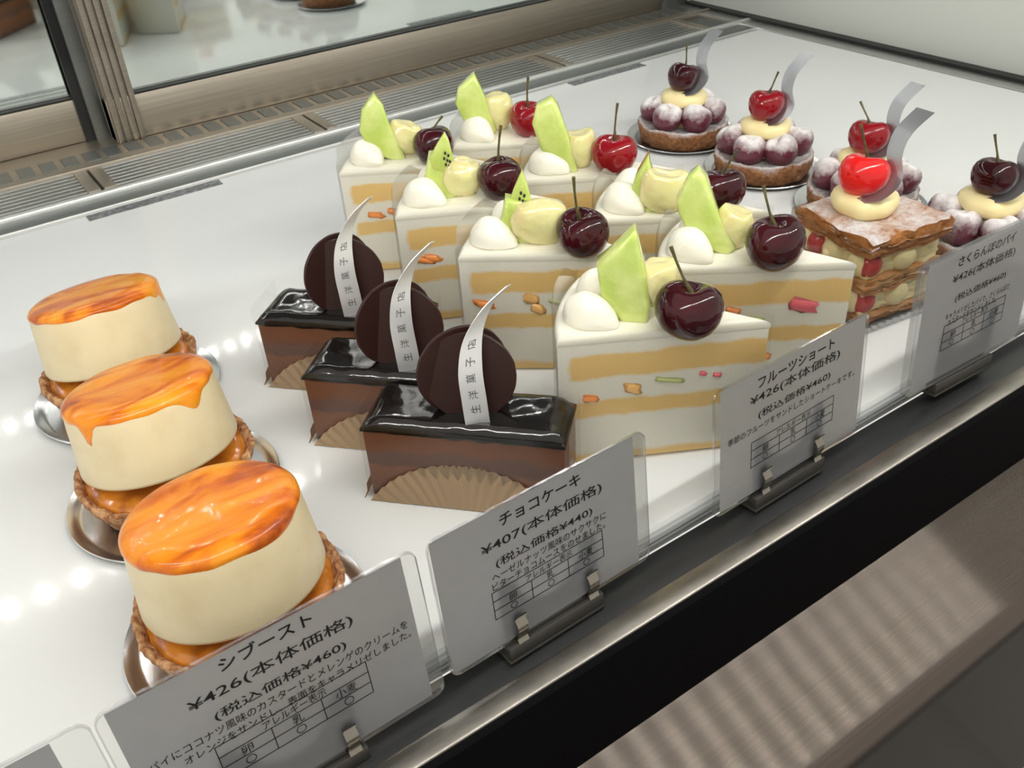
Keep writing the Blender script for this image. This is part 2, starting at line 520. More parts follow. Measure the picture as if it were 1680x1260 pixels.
def choc_body_mat():
    m, nt, b = mat_new('chocolate_layers')
    L = nt.links.new
    tc = nt.nodes.new('ShaderNodeTexCoord')
    sep = nt.nodes.new('ShaderNodeSeparateXYZ'); L(tc.outputs['Object'], sep.inputs[0])
    n = nt.nodes.new('ShaderNodeTexNoise'); n.inputs['Scale'].default_value = 45; n.inputs['Detail'].default_value = 6
    L(tc.outputs['Object'], n.inputs['Vector'])
    mm = nt.nodes.new('ShaderNodeMath'); mm.operation = 'MULTIPLY_ADD'; mm.inputs[1].default_value = 0.012; mm.inputs[2].default_value = -0.006
    L(n.outputs['Fac'], mm.inputs[0])
    zz = nt.nodes.new('ShaderNodeMath'); zz.operation = 'ADD'; L(sep.outputs[2], zz.inputs[0]); L(mm.outputs[0], zz.inputs[1])
    zr = nt.nodes.new('ShaderNodeMath'); zr.operation = 'DIVIDE'; zr.inputs[1].default_value = 0.044; L(zz.outputs[0], zr.inputs[0])
    cr = nt.nodes.new('ShaderNodeValToRGB')
    e = cr.color_ramp.elements
    stops = [(0.0, (0.11, 0.042, 0.022, 1)), (0.10, (0.12, 0.045, 0.022, 1)), (0.14, (0.23, 0.095, 0.048, 1)), (0.42, (0.25, 0.10, 0.05, 1)), (0.46, (0.15, 0.072, 0.05, 1)), (0.60, (0.16, 0.078, 0.055, 1)), (0.65, (0.21, 0.082, 0.04, 1)), (1.0, (0.17, 0.06, 0.028, 1))]
    e[0].position, e[0].color = stops[0]
    e[1].position, e[1].color = stops[-1]
    for p, c in stops[1:-1]:
        q = e.new(p); q.color = c
    L(zr.outputs[0], cr.inputs[0]); L(cr.outputs[0], b.inputs['Base Color'])
    b.inputs['Roughness'].default_value = 0.5
    n2 = nt.nodes.new('ShaderNodeTexNoise'); n2.inputs['Scale'].default_value = 300; n2.inputs['Detail'].default_value = 4
    L(tc.outputs['Object'], n2.inputs['Vector'])
    bp = nt.nodes.new('ShaderNodeBump'); bp.inputs['Strength'].default_value = 0.4; bp.inputs['Distance'].default_value = 0.0008
    L(n2.outputs['Fac'], bp.inputs['Height']); L(bp.outputs[0], b.inputs['Normal'])
    return m
M['choc_body'] = choc_body_mat()


def sugared(name, base, lo=0.15, hi=0.65, nscale=260, gloss=0.25, bump=0.2, dark=None, updep=1.0):
    """icing sugar fallen on the surfaces that face up"""
    m, nt, b = mat_new(name)
    L = nt.links.new
    tc = nt.nodes.new('ShaderNodeTexCoord')
    ge = nt.nodes.new('ShaderNodeNewGeometry')
    sep = nt.nodes.new('ShaderNodeSeparateXYZ'); L(ge.outputs['Normal'], sep.inputs[0])
    n = nt.nodes.new('ShaderNodeTexNoise'); n.inputs['Scale'].default_value = nscale; n.inputs['Detail'].default_value = 6; n.inputs['Roughness'].default_value = 0.75
    L(tc.outputs['Object'], n.inputs['Vector'])
    n3 = nt.nodes.new('ShaderNodeTexNoise'); n3.inputs['Scale'].default_value = 55; n3.inputs['Detail'].default_value = 3
    L(tc.outputs['Object'], n3.inputs['Vector'])
    a1 = nt.nodes.new('ShaderNodeMath'); a1.operation = 'MULTIPLY_ADD'; a1.inputs[1].default_value = 1.1; a1.inputs[2].default_value = -0.55
    L(n.outputs['Fac'], a1.inputs[0])
    a3 = nt.nodes.new('ShaderNodeMath'); a3.operation = 'MULTIPLY_ADD'; a3.inputs[1].default_value = 1.4; a3.inputs[2].default_value = -0.7
    L(n3.outputs['Fac'], a3.inputs[0])
    a2 = nt.nodes.new('ShaderNodeMath'); a2.operation = 'ADD'; us = nt.nodes.new('ShaderNodeMath'); us.operation = 'MULTIPLY'; us.inputs[1].default_value = updep
    L(sep.outputs[2], us.inputs[0]); L(us.outputs[0], a2.inputs[0]); L(a1.outputs[0], a2.inputs[1])
    a4 = nt.nodes.new('ShaderNodeMath'); a4.operation = 'ADD'; L(a2.outputs[0], a4.inputs[0]); L(a3.outputs[0], a4.inputs[1])
    mr = nt.nodes.new('ShaderNodeMapRange'); mr.inputs[1].default_value = lo; mr.inputs[2].default_value = hi
    L(a4.outputs[0], mr.inputs[0])
    mx = nt.nodes.new('ShaderNodeMix'); mx.data_type = 'RGBA'
    L(mr.outputs[0], mx.inputs[0]); mx.inputs[6].default_value = (*base, 1); mx.inputs[7].default_value = (0.86, 0.83, 0.84, 1)
    if dark:
        nb = nt.nodes.new('ShaderNodeTexNoise'); nb.inputs['Scale'].default_value = 300; nb.inputs['Detail'].default_value = 5; nb.inputs['Roughness'].default_value = 0.7
        L(tc.outputs['Object'], nb.inputs['Vector'])
        rb = nt.nodes.new('ShaderNodeValToRGB')
        rb.color_ramp.elements[0].position = 0.38; rb.color_ramp.elements[1].position = 0.60
        rb.color_ramp.elements[0].color = (*dark, 1); rb.color_ramp.elements[1].color = (*base, 1)
        L(nb.outputs['Fac'], rb.inputs[0]); L(rb.outputs[0], mx.inputs[6])
    L(mx.outputs[2], b.inputs['Base Color'])
    mr2 = nt.nodes.new('ShaderNodeMapRange'); mr2.inputs[3].default_value = gloss; mr2.inputs[4].default_value = 0.9
    L(mr.outputs[0], mr2.inputs[0]); L(mr2.outputs[0], b.inputs['Roughness'])
    bp = nt.nodes.new('ShaderNodeBump'); bp.inputs['Strength'].default_value = bump; bp.inputs['Distance'].default_value = 0.0008 if bump < 0.5 else 0.0025
    L(n.outputs['Fac'], bp.inputs['Height']); L(bp.outputs[0], b.inputs['Normal'])
    return m
M['sugar_cherry'] = sugared('sugared_dark_cherry', (0.13, 0.028, 0.045), 0.05, 0.95)
M['sugar_crust'] = sugared('sugared_tart_crust', (0.50, 0.22, 0.085), 0.10, 0.95, nscale=420, gloss=0.6, bump=1.0, dark=(0.24, 0.085, 0.03), updep=0.8)
M['sugar_pastry'] = sugared('sugared_puff_pastry', (0.55, 0.22, 0.055), 0.62, 1.25, nscale=300, gloss=0.25, bump=0.8, dark=(0.42, 0.15, 0.035))
M['pastry'] = principled('puff_pastry', (0.50, 0.22, 0.075), 0.4, spec=0.4, bump=0.8, bscale=260, noise_col=(0.66, 0.38, 0.17), nscale=130)


def led_mat(name, s):
    m = bpy.data.materials.new(name)
    m.use_nodes = True
    nt = m.node_tree
    nt.nodes.remove(nt.nodes['Principled BSDF'])
    e = nt.nodes.new('ShaderNodeEmission')
    e.inputs[0].default_value = (1.0, 0.97, 0.92, 1)
    e.inputs[1].default_value = s
    nt.links.new(e.outputs[0], nt.nodes['Material Output'].inputs['Surface'])
    return m


# ------------------------------------------------------------------ the case: shelf, rails, doors, wall, front
X0, X1 = -0.55, 0.815
SHELF_Y0, SHELF_Y1 = 0.209, 0.722


def shelf():
    bm = bmesh.new()
    # front edge profile swept along X: rounded nose
    prof = [(SHELF_Y1, 0.0), (SHELF_Y0 + 0.004, 0.0), (SHELF_Y0 + 0.0012, -0.0008), (SHELF_Y0, -0.003), (SHELF_Y0, -0.010), (SHELF_Y1, -0.010)]
    A = [bm.verts.new((X0, y, z)) for y, z in prof]
    B = [bm.verts.new((X1, y, z)) for y, z in prof]
    for k in range(len(prof)):
        k2 = (k + 1) % len(prof)
        bm.faces.new((A[k], A[k2], B[k2], B[k]))
    bm.faces.new(A[::-1]); bm.faces.new(B)
    o = put('display_shelf', bm, M['shelf'])
    tag(o, 'glossy white shelf that all the cakes stand on', 'shelf')
    e = put('front_edge', box_bm((X0, SHELF_Y0 - 0.0022, -0.0115), (X1, SHELF_Y0 - 0.0002, -0.0028), 0.0006), M['edge_white'], o)
    for yz in (-0.0052, -0.0082):
        put('groove', box_bm((X0, SHELF_Y0 - 0.0028, yz - 0.0003), (X1, SHELF_Y0 - 0.0021, yz + 0.0003)), M['alu'], o)
    return o
shelf()


def struct(name, bm, mat, parent=None, smooth=True):
    o = put(name, bm, mat, parent, smooth)
    if parent is None: o['kind'] = 'structure'
    return o


# rear track between the shelf and the sliding doors
XR = 0.86
trk = struct('trim_1', box_bm((X0, 0.7215, -0.012), (XR, 0.920, -0.004)), M['alu_dark'])
def rail(name, y0, y1, z1, mat, bev=0.0008):
    return put(name, box_bm((X0, y0, -0.005), (XR, y1, z1), bev), mat, trk)
rail('shelf_stop', 0.7225, 0.7262, -0.0005, M['alu'])
rail('thin_lip', 0.7262, 0.7285, 0.0012, M['alu_bright'])
rail('grey_strip', 0.7285, 0.7535, -0.0005, M['alu_dark'])
rail('round_lip', 0.7535, 0.7605, 0.0028, M['alu_bright'], 0.0018)
rail('inner_lip', 0.7605, 0.7650, 0.0002, M['alu'])
rail('rear_lip', 0.8190, 0.8235, 0.0030, M['bronze'])
rail('rear_shelf', 0.8235, 0.9150, 0.0005, M['bronze'])
bm = bmesh.new()
x = X0 + 0.01
while x < XR - 0.03:
    add_box(bm, (x, 0.838, -0.0045), (x + 0.0125, 0.862, 0.0014))
    x += 0.0182
put('slot_row', bm, M['alu_dark'], trk)
# vent grilles lying between the lips, each can be lifted out
cross = [(-0.545, 0.0985), (0.121, 0.2955), (0.318, 0.565), (0.588, 0.770)]
names = ['grey ribbed vent grille lying leftmost behind the shelf', 'grey ribbed vent grille behind the shelf under the upright door frame',
         'grey ribbed vent grille behind the fruit shortcakes', 'short grey ribbed vent grille in the far corner behind the cherry tarts']
for (gx0, gx1), lb in zip(cross, names):
    g = empty('vent_grille', (gx0, 0.792, 0), 0, lb, 'grille', 'vent grilles behind the shelf')
    w = gx1 - gx0
    put('base_plate', box_bm((0, -0.0265, -0.0040), (w, 0.0265, -0.0022)), M['alu_dark'], g)
    bm = bmesh.new()
    for k in range(7):
        y = -0.0240 + k * 0.0078
        add_box(bm, (0.0, y, -0.0022), (w, y + 0.0038, 0.0010), 0.0005)
    put('rib_panel', bm, M['alu'], g)
    for ex0 in (-0.010, w):
        put('end_bar', box_bm((ex0, -0.0265, -0.0040), (ex0 + 0.010, 0.0265, 0.0016), 0.0005), M['bronze'], g)

# dark strips lying along the rear edge of the shelf
def tape(x0, x1, y, lb, rz=0.0):
    o = put('tape_strip', box_bm((x0, y - 0.0055, 0.0), (x1, y + 0.0055, 0.0006)), M['tape'])
    tag(o, lb, 'tape')
tape(0.0855, 0.1900, 0.7160, 'dark grey strip on the left rear edge of the white shelf')
tape(0.5450, 0.6370, 0.7150, 'dark grey strip on the shelf behind the farthest cherry tart')

# sliding mirror doors
def door(name, x0, x1, yf, z0=0.0008, stile_left=True, label=None):
    d = bpy.data.objects.new(name, None)
    COL.objects.link(d)
    d['kind'] = 'structure'
    d.location = (0, 0, 0)
    top = 0.46
    bm = box_bm((x0, yf, z0), (x1, yf + 0.018, 0.0385), 0.0008)
    put('bottom_rail', bm, M['bronze'], d)
    put('glazing_bead', box_bm((x0, yf + 0.001, 0.0385), (x1, yf + 0.008, 0.0400)), M['gasket'], d)
    put('mirror_pane', box_bm((x0 + 0.002, yf + 0.009, 0.0385), (x1 - 0.002, yf + 0.013, top)), M['mirror'], d)
    bm = bmesh.new()
    add_box(bm, (x0, yf + 0.0005, z0), (x0 + 0.026, yf + 0.0185, top))
    for k in range(4):
        add_box(bm, (x0 + 0.001 + k * 0.0064, yf - 0.0032 - (0.0012 if k in (0, 3) else 0), z0), (x0 + 0.0056 + k * 0.0064, yf + 0.002, top), 0.0006)
    put('stile', bm, M['bronze'], d)
    return d
door('door_1', 0.149, 0.800, 0.868)
d2 = door('door_2', -0.56, 0.146, 0.894)
put('seal', box_bm((0.128, 0.892, 0.0), (0.146, 0.896, 0.46)), M['gasket'], d2)
put('edge_stile', box_bm((0.136, 0.886, 0.0), (0.149, 0.896, 0.46), 0.0008), M['alu_dark'], d2)
# far corner post and end wall
struct('trim_2', box_bm((0.800, 0.862, 0.0), (0.838, 0.905, 0.46), 0.001), M['alu_dark'])
wr = struct('wall_right', box_bm((0.846, 0.17, -0.004), (0.866, 0.92, 0.46)), M['wall'])
put('bottom_channel', box_bm((0.8160, 0.17, -0.010), (0.8345, 0.862, 0.0012), 0.0006), M['alu'], wr)
put('black_gasket', box_bm((0.8345, 0.17, -0.008), (0.8462, 0.862, 0.0040)), M['gasket'], wr)

# front: dark ledge, steel strip, black cover, steel counter
struct('trim_3', box_bm((X0, 0.1885, -0.020), (1.4, 0.2072, -0.0125), 0.0005), M['ledge'])
struct('trim_4', box_bm((X0, 0.1785, -0.020), (1.4, 0.1887, -0.0105), 0.0012), M['steel_strip'])
def sweep(name, prof, mat, x0=X0, x1=1.4):
    bm = bmesh.new()
    A = [bm.verts.new((x0, y, z)) for y, z in prof]
    B = [bm.verts.new((x1, y, z)) for y, z in prof]
    for k in range(len(prof)):
        k2 = (k + 1) % len(prof)
        bm.faces.new((A[k], A[k2], B[k2], B[k]))
    bm.faces.new(A[::-1]); bm.faces.new(B)
    return struct(name, bm, mat)
sweep('trim_5', [(0.1785, -0.0115), (0.176, -0.013), (0.1690, -0.0560), (0.1690, -0.064), (0.186, -0.064), (0.186, -0.0115)], M['black'])
nose = [(0.1695 + 0.0, -0.0575)]
for k in range(9):
    a = R(90 + 14 - k * 13)
    nose.append((0.1225 - 0.012 * math.sin(a) * 0 - 0.0125 * math.cos(R(90) - k * R(12.5)) * 0 - 0.012 * math.sin(k * R(12.5)), -0.0800 + 0.012 * math.cos(k * R(12.5))))
nose += [(0.1135, -0.30), (0.1695, -0.30)]
sweep('trim_6', nose, M['steel'])
bm = bmesh.new()
for i in range(-3, 8):
    for j in range(-6, 2):
        add_box(bm, (i * 0.3 + 0.002, j * 0.3 + 0.002, -0.91), (i * 0.3 + 0.298, j * 0.3 + 0.298, -0.90), 0.001, 1)
fl = struct('floor', bm, M['tile'])
put('grout', box_bm((-1.2, -2.0, -0.912), (2.5, 0.7, -0.903)), M['gasket'], fl)
sweep('window_1', [(0.1865, -0.0105), (0.1825, -0.0105), (0.0985, 0.41), (0.1025, 0.41)], M['glass'])

# light strips under the upper part of the case
def strip(name, y, pitch, power, lb, z=LED_Z, tilt=0.0):
    o = empty(name, (0, y, z), 0, lb, 'light')
    o.rotation_euler = (R(tilt), 0, 0)
    put('housing', box_bm((X0 + 0.05, -0.008, 0.0015), (0.80, 0.008, 0.012), 0.001), M['alu_dark'], o)
    x, me = X0 + 0.06, None
    while x < 0.79:
        if me is None:
            d = put('light_dot', lathe_bm([(0, 0.0004), (0.0026, 0.0004), (0.0026, 0.0), (0.0018, -0.0002), (0, -0.0003)], 16), led_mat('led_' + name, power), o)
            me = d.data
        else:
            d = bpy.data.objects.new('light_dot', me); COL.objects.link(d); d.parent = o
        d.location = (x, 0, 0.001)
        x += pitch
strip('light_strip', 0.120, 0.0320, LED_POWER['front'] * 60, 'strip of small round lights along the top of the front glass', 0.398, 80)
strip('light_strip', 0.5616, 0.0262, LED_POWER['middle'] * 60, 'strip of small round lights over the middle of the shelf')
strip('light_strip', 0.8370, 0.0186, LED_POWER['back'] * 60, 'strip of small round lights above the mirror doors')

up_s = put('bounce_shelf', box_bm((X0, 0.338, LED_Z + 0.012), (0.812, 0.862, LED_Z + 0.020), 0.001), M['bounce_panel'])  # unseen shelf, added to bounce light down and be mirrored in the foil
tag(up_s, 'unseen upper shelf above the cakes, added to bounce light into the foil dishes', 'shelf')

# ------------------------------------------------------------------ shared pieces
def cherry_bm(r, seed=0, squash=0.94):
    prof = [(0, -0.90), (0.28, -0.895), (0.55, -0.80), (0.80, -0.55), (0.95, -0.20), (1.0, 0.12), (0.97, 0.40), (0.86, 0.64), (0.68, 0.80), (0.48, 0.86), (0.32, 0.83), (0.18, 0.74), (0.08, 0.66), (0, 0.64)]
    def fn(rr, z, a, i):
        k = 1 + 0.05 * math.cos(2 * a + seed) + 0.025 * math.cos(3 * a + seed * 2)
        dz = 0.06 * math.cos(2 * a + seed + 0.6) * max(0, z)
        return rr * k * r, (z + dz) * squash * r
    return lathe_bm(prof, 40, fn)


def inv_dir(root, w):
    a = -root.rotation_euler.z
    return Vector((w.x * math.cos(a) - w.y * math.sin(a), w.x * math.sin(a) + w.y * math.cos(a), w.z))


def make_cherry(parent, loc, r, mat, tilt=(0, 0, 0), stem_dir=(0.2, 0, 1), stem_len=0.024, seed=0, name='cherry'):
    fa, fn_ = facing(parent.location)
    stem_dir = inv_dir(parent, fa * stem_dir[0] - fn_ * stem_dir[1] + Vector((0, 0, stem_dir[2])))
    stem_dir = Euler(tilt).to_matrix().inverted() @ stem_dir
    c = put(name, cherry_bm(r, seed), mat, parent, angle=80)
    c.location = loc
    c.rotation_euler = tilt
    if stem_len:
        bm = bmesh.new()
        d = Vector(stem_dir).normalized()
        b = Vector((0, 0, r * 0.58))
        add_tube(bm, [b, b + d * stem_len * 0.35 + Vector((0.0006, 0, 0)), b + d * stem_len * 0.7 + Vector((0.0004, 0.0002, 0)), b + d * stem_len], [0.0013, 0.0006, 0.0006, 0.0009], 8)
        put('stem', bm, M['stem'], c)
    return c


def inv_local(root, w):
    """a world point in the frame of an upright thing"""
    v = Vector(w) - root.location
    a = -root.rotation_euler.z
    return Vector((v.x * math.cos(a) - v.y * math.sin(a), v.x * math.sin(a) + v.y * math.cos(a), v.z))


def facing(p):
    """horizontal right and toward-the-customer axes at a point of the shelf"""
    n = Vector((-p[0], -p[1], 0)).normalized()
    return Vector((-n.y, n.x, 0)), n


def slab(parent, name, base, outline, thick, mat, root, lean=0.0, bevel=0.0022, sub=1):
    """a cut piece of fruit standing upright: outline in mm, given a real thickness"""
    a, n = facing(base)
    bm = bmesh.new()
    pts = [(u / 1000, v / 1000) for u, v in outline]
    extrude_poly(bm, pts, -thick, 0.0, bevel, 3)
    bmesh.ops.triangulate(bm, faces=[f for f in bm.faces if len(f.verts) > 4])
    up = Vector((0, 0, 1))
    B = Vector(base)
    for v in bm.verts:
        u, w, t = v.co.x, v.co.y, v.co.z
        bulge = 0.0008 * nz((u, w, t), 120)
        W = B + a * (u + bulge) + up * w + n * (t + lean * w + 0.0012 * nz((u, w, 0), 60))
        v.co = inv_local(root, W)
    return put(name, bm, mat, parent, angle=75)


# ------------------------------------------------------------------ fruit shortcakes
HALF = R(18.25)
RAD = 0.0925
TOPZ = 0.068


def slice_outline(r, inset=0.0, n=16):
    pts = [(0.0 + inset * 3.0, 0.0)]
    for k in range(n + 1):
        a = -HALF + 2 * HALF * k / n
        pts.append((r * math.cos(a), r * math.sin(a)))
    return pts


def shortcake_body():
    bm = bmesh.new()
    extrude_poly(bm, slice_outline(RAD), 0.0, TOPZ, 0.0016, 3)
    bmesh.ops.subdivide_edges(bm, edges=[e for e in bm.edges if e.calc_length() > 0.02], cuts=3, use_grid_fill=True)
    for v in bm.verts:
        if v.co.z > TOPZ - 0.004:
            v.co.z += 0.0009 * nz(v.co, 60, 3) 
    return bm


def film_wrap_bm(r, z0, z1, th=0.00035, n=20):
    bm = bmesh.new()
    pts = [(-0.0015, 0.0)] + [(r * math.cos(-HALF - 0.012 + (2 * HALF + 0.024) * k / n), r * math.sin(-HALF - 0.012 + (2 * HALF + 0.024) * k / n)) for k in range(n + 1)]
    rows = []
    for i, (x, y) in enumerate(pts):
        # on the round side the film stands taller than at the point
        zt = z1 + 0.0085 * max(0.0, min(1.0, (math.hypot(x, y) - 0.02) / 0.06)) * (1 - 0.75 * (y > 0.0) * (x < r * 0.97)) * max(0.0, min(1.0, (y + 0.0285) / 0.012))
        rows.append([bm.verts.new((x, y, z0)), bm.verts.new((x, y, zt))])
    for i in range(len(rows)):
        A, B = rows[i], rows[(i + 1) % len(rows)]
        bm.faces.new((A[0], B[0], B[1], A[1]))
    return bm


def dollop_bm(seed, sx=0.0135, sy=0.0100, sz=0.0125):
    def fn(p, q):
        # spooned shape: blunt at one end, drawn out to a tail at the other
        t = p.x
        k = 1.0 - 0.38 * max(0, t) ** 1.5
        ridge = 0.0006 * math.sin(9 * math.atan2(p.z, p.y) + seed)
        x = q.x * (1.12 if t > 0 else 0.95)
        z = q.z * k if q.z > 0 else q.z * 0.25
        v = Vector((x, q.y * k * (1 + ridge * 20), z + (0.0012 * nz(p, 1.6, seed))))
        return v
    return ball_bm(sx, sy, sz, 4, fn)


BODY = None
# tip, angle from the tip to the front outer corner, cherry (world, radius), fruit pieces
CAKES = [
    dict(tip=(0.2739, 0.2213), ang=151.0, cherry=((0.2405, 0.2366), 0.0138, 'dark_cherry', (0.10, -0.06, 0), (-0.55, 0.25, 1), 0.0215),
         base=(0.2275, 0.2564), melon=[(-0.6, 42.4), (-8.6, 34.1), (-16.6, 26.5), (-14.6, 12.6), (-9.7, 5.5), (-4.8, -0.1), (5.5, 0.1), (7.0, 8.2), (5.7, 17.6), (3.0, 27.5), (1.1, 37.9)], grape=(10.2, 16.2, 8.5, 12.2),
         bits=[(.15, .037, 'berry2'), (.36, .040, 'tan'), (.53, .043, 'kiwi'), (.70, .0445, 'berry'), (.77, .043, 'berry')],
         label='fruit shortcake with a tall pointed melon chunk, front of the left row'),
    dict(tip=(0.2745, 0.3030), ang=141.5, cherry=((0.2523, 0.3236), 0.0132, 'dark_cherry', (-0.15, 0.15, 0), (-0.1, -0.1, 1), 0.0235),
         base=(0.2324, 0.3516), melon=[(-4.8, 24.6), (-7.8, 12.4), (-3.0, 2.8), (6.2, -1.3), (9.6, 7.1), (7.1, 21.4)], grape=(11.5, 11.5, 13.5, 13.0), gd=0.002,
         kiwi=((0.236, 0.3553), [(3.0, 37.8), (-1.6, 28.6), (-6.0, 17.4), (-5.0, 8.9), (5.8, 8.2), (7.5, 19.8), (5.0, 31.4)]),
         bits=[(.12, .041, 'peach'), (.38, .044, 'tan'), (.42, .038, 'tan'), (.55, .0415, 'kiwi')],
         label='second fruit shortcake of the left row, seeded kiwi tip above big round pale fruit'),
    dict(tip=(0.2828, 0.3810), ang=152.0, cherry=((0.2601, 0.4073), 0.0134, 'dark_cherry', (0.12, 0.10, 0), (0.12, 0.0, 1), 0.0225),
         base=(0.2343, 0.4243), melon=[(2.8, 26.0), (-7.2, 25.9), (-11.7, 11.2), (-7.0, 3.5), (-0.1, -0.9), (7.1, 2.1), (4.3, 13.3)], grape=(10.0, 13.7, 10.8, 12.0), gd=0.005,
         kiwi=((0.2349, 0.4262), [(2.8, 38.3), (-2.0, 32.0), (-6.5, 25.0), (-6.0, 14.0), (5.0, 13.0), (6.2, 24.0), (4.6, 33.0)]),
         bits=[(.14, .040, 'peach'), (.19, .041, 'peach')],
         label='third fruit shortcake of the left row, seeded kiwi tip over a green wedge'),
    dict(tip=(0.2837, 0.4542), ang=148.0, cherry=((0.2587, 0.4776), 0.0131, 'dark_cherry', (0.25, 0.30, 0), (0.9, 0.4, 1), 0.0125),
         base=(0.2421, 0.4952), melon=[(-9.6, 41.0), (-17.7, 32.6), (-21.3, 20.4), (-17.5, 9.9), (-10.4, 3.5), (-1.0, -0.4), (4.6, 0.9), (1.2, 9.7), (-2.5, 22.0), (-5.2, 34.8)], grape=(5.6, 13.0, 10.8, 12.0),
         bits=[(.20, .039, 'peach'), (.34, .040, 'peach')],
         label='fruit shortcake at the back of the left row, dark heart shaped cherry'),
    dict(tip=(0.3435, 0.2318), ang=144.5, cherry=((0.3124, 0.2551), 0.0142, 'dark_cherry', (0.05, 0.10, 0), (-0.45, 0.30, 1), 0.020),
         base=(0.3027, 0.2759), melon=[(-16.1, 41.4), (-20.1, 38.5), (-25.7, 25.9), (-24.4, 19.7), (-20.2, 13.0), (-14.1, 7.9), (-8.9, 2.7), (0.0, -0.6), (4.0, 3.6), (1.3, 8.3), (-5.3, 19.1), (-12.1, 36.8)], grape=(2.5, 12.7, 9.0, 12.2),
         bits=[(.40, .045, 'berry2'), (.50, .040, 'kiwi'), (.76, .046, 'berryL'), (.46, .020, 'berry'), (.56, .018, 'peach')],
         label='fruit shortcake at the front of the right row, beside the layered cherry pastry'),
    dict(tip=(0.3565, 0.2966), ang=147.0, cherry=((0.3399, 0.3169), 0.0125, 'dark_cherry', (0.2, 0.1, 0), (0.5, 0.1, 1), 0.016),
         base=(0.3063, 0.3369), melon=[(-0.4, 31.2), (-6.9, 19.6), (-8.3, 13.3), (-3.8, 2.9), (-1.1, 0.0), (5.9, 0.0), (6.5, 11.1), (0.8, 25.2)], grape=(8.7, 14.5, 12.6, 13.6), gd=0.003,
         bits=[(.3, .041, 'peach')],
         label='second fruit shortcake of the right row, cherry half hidden by a melon wedge'),
    dict(tip=(0.3605, 0.3690), ang=150.0, cherry=((0.3306, 0.3930), 0.0128, 'red_cherry', (0.05, 0.0, 0), (0.05, 0.1, 1), 0.022),
         base=(0.3098, 0.4059), melon=[(-11.2, 43.3), (-19.9, 39.8), (-23.0, 29.3), (-18.3, 14.7), (-7.9, 5.0), (0.0, 0.0), (2.7, 1.8), (-3.1, 25.0), (-7.9, 38.4)], grape=(4.1, 13.0, 9.0, 13.0),
         bits=[(.3, .041, 'peach')],
         label='third fruit shortcake of the right row, full red cherry with straight stem'),
    dict(tip=(0.3578, 0.4424), ang=149.0, cherry=((0.3289, 0.4762), 0.0126, 'red_cherry', (-0.05, 0.05, 0), (0.05, 0.0, 1), 0.020),
         base=(0.3088, 0.4926), melon=[(-7.4, 39.0), (-18.2, 30.7), (-20.8, 21.6), (-17.1, 10.9), (-7.3, 3.4), (0.9, -0.1), (4.0, 2.6), (1.9, 13.4), (-3.5, 29.6)], grape=(4.9, 14.5, 10.8, 13.6),
         bits=[(.3, .041, 'peach')],
         label='fruit shortcake at the back of the right row, red cherry beside pale fruit'),
]


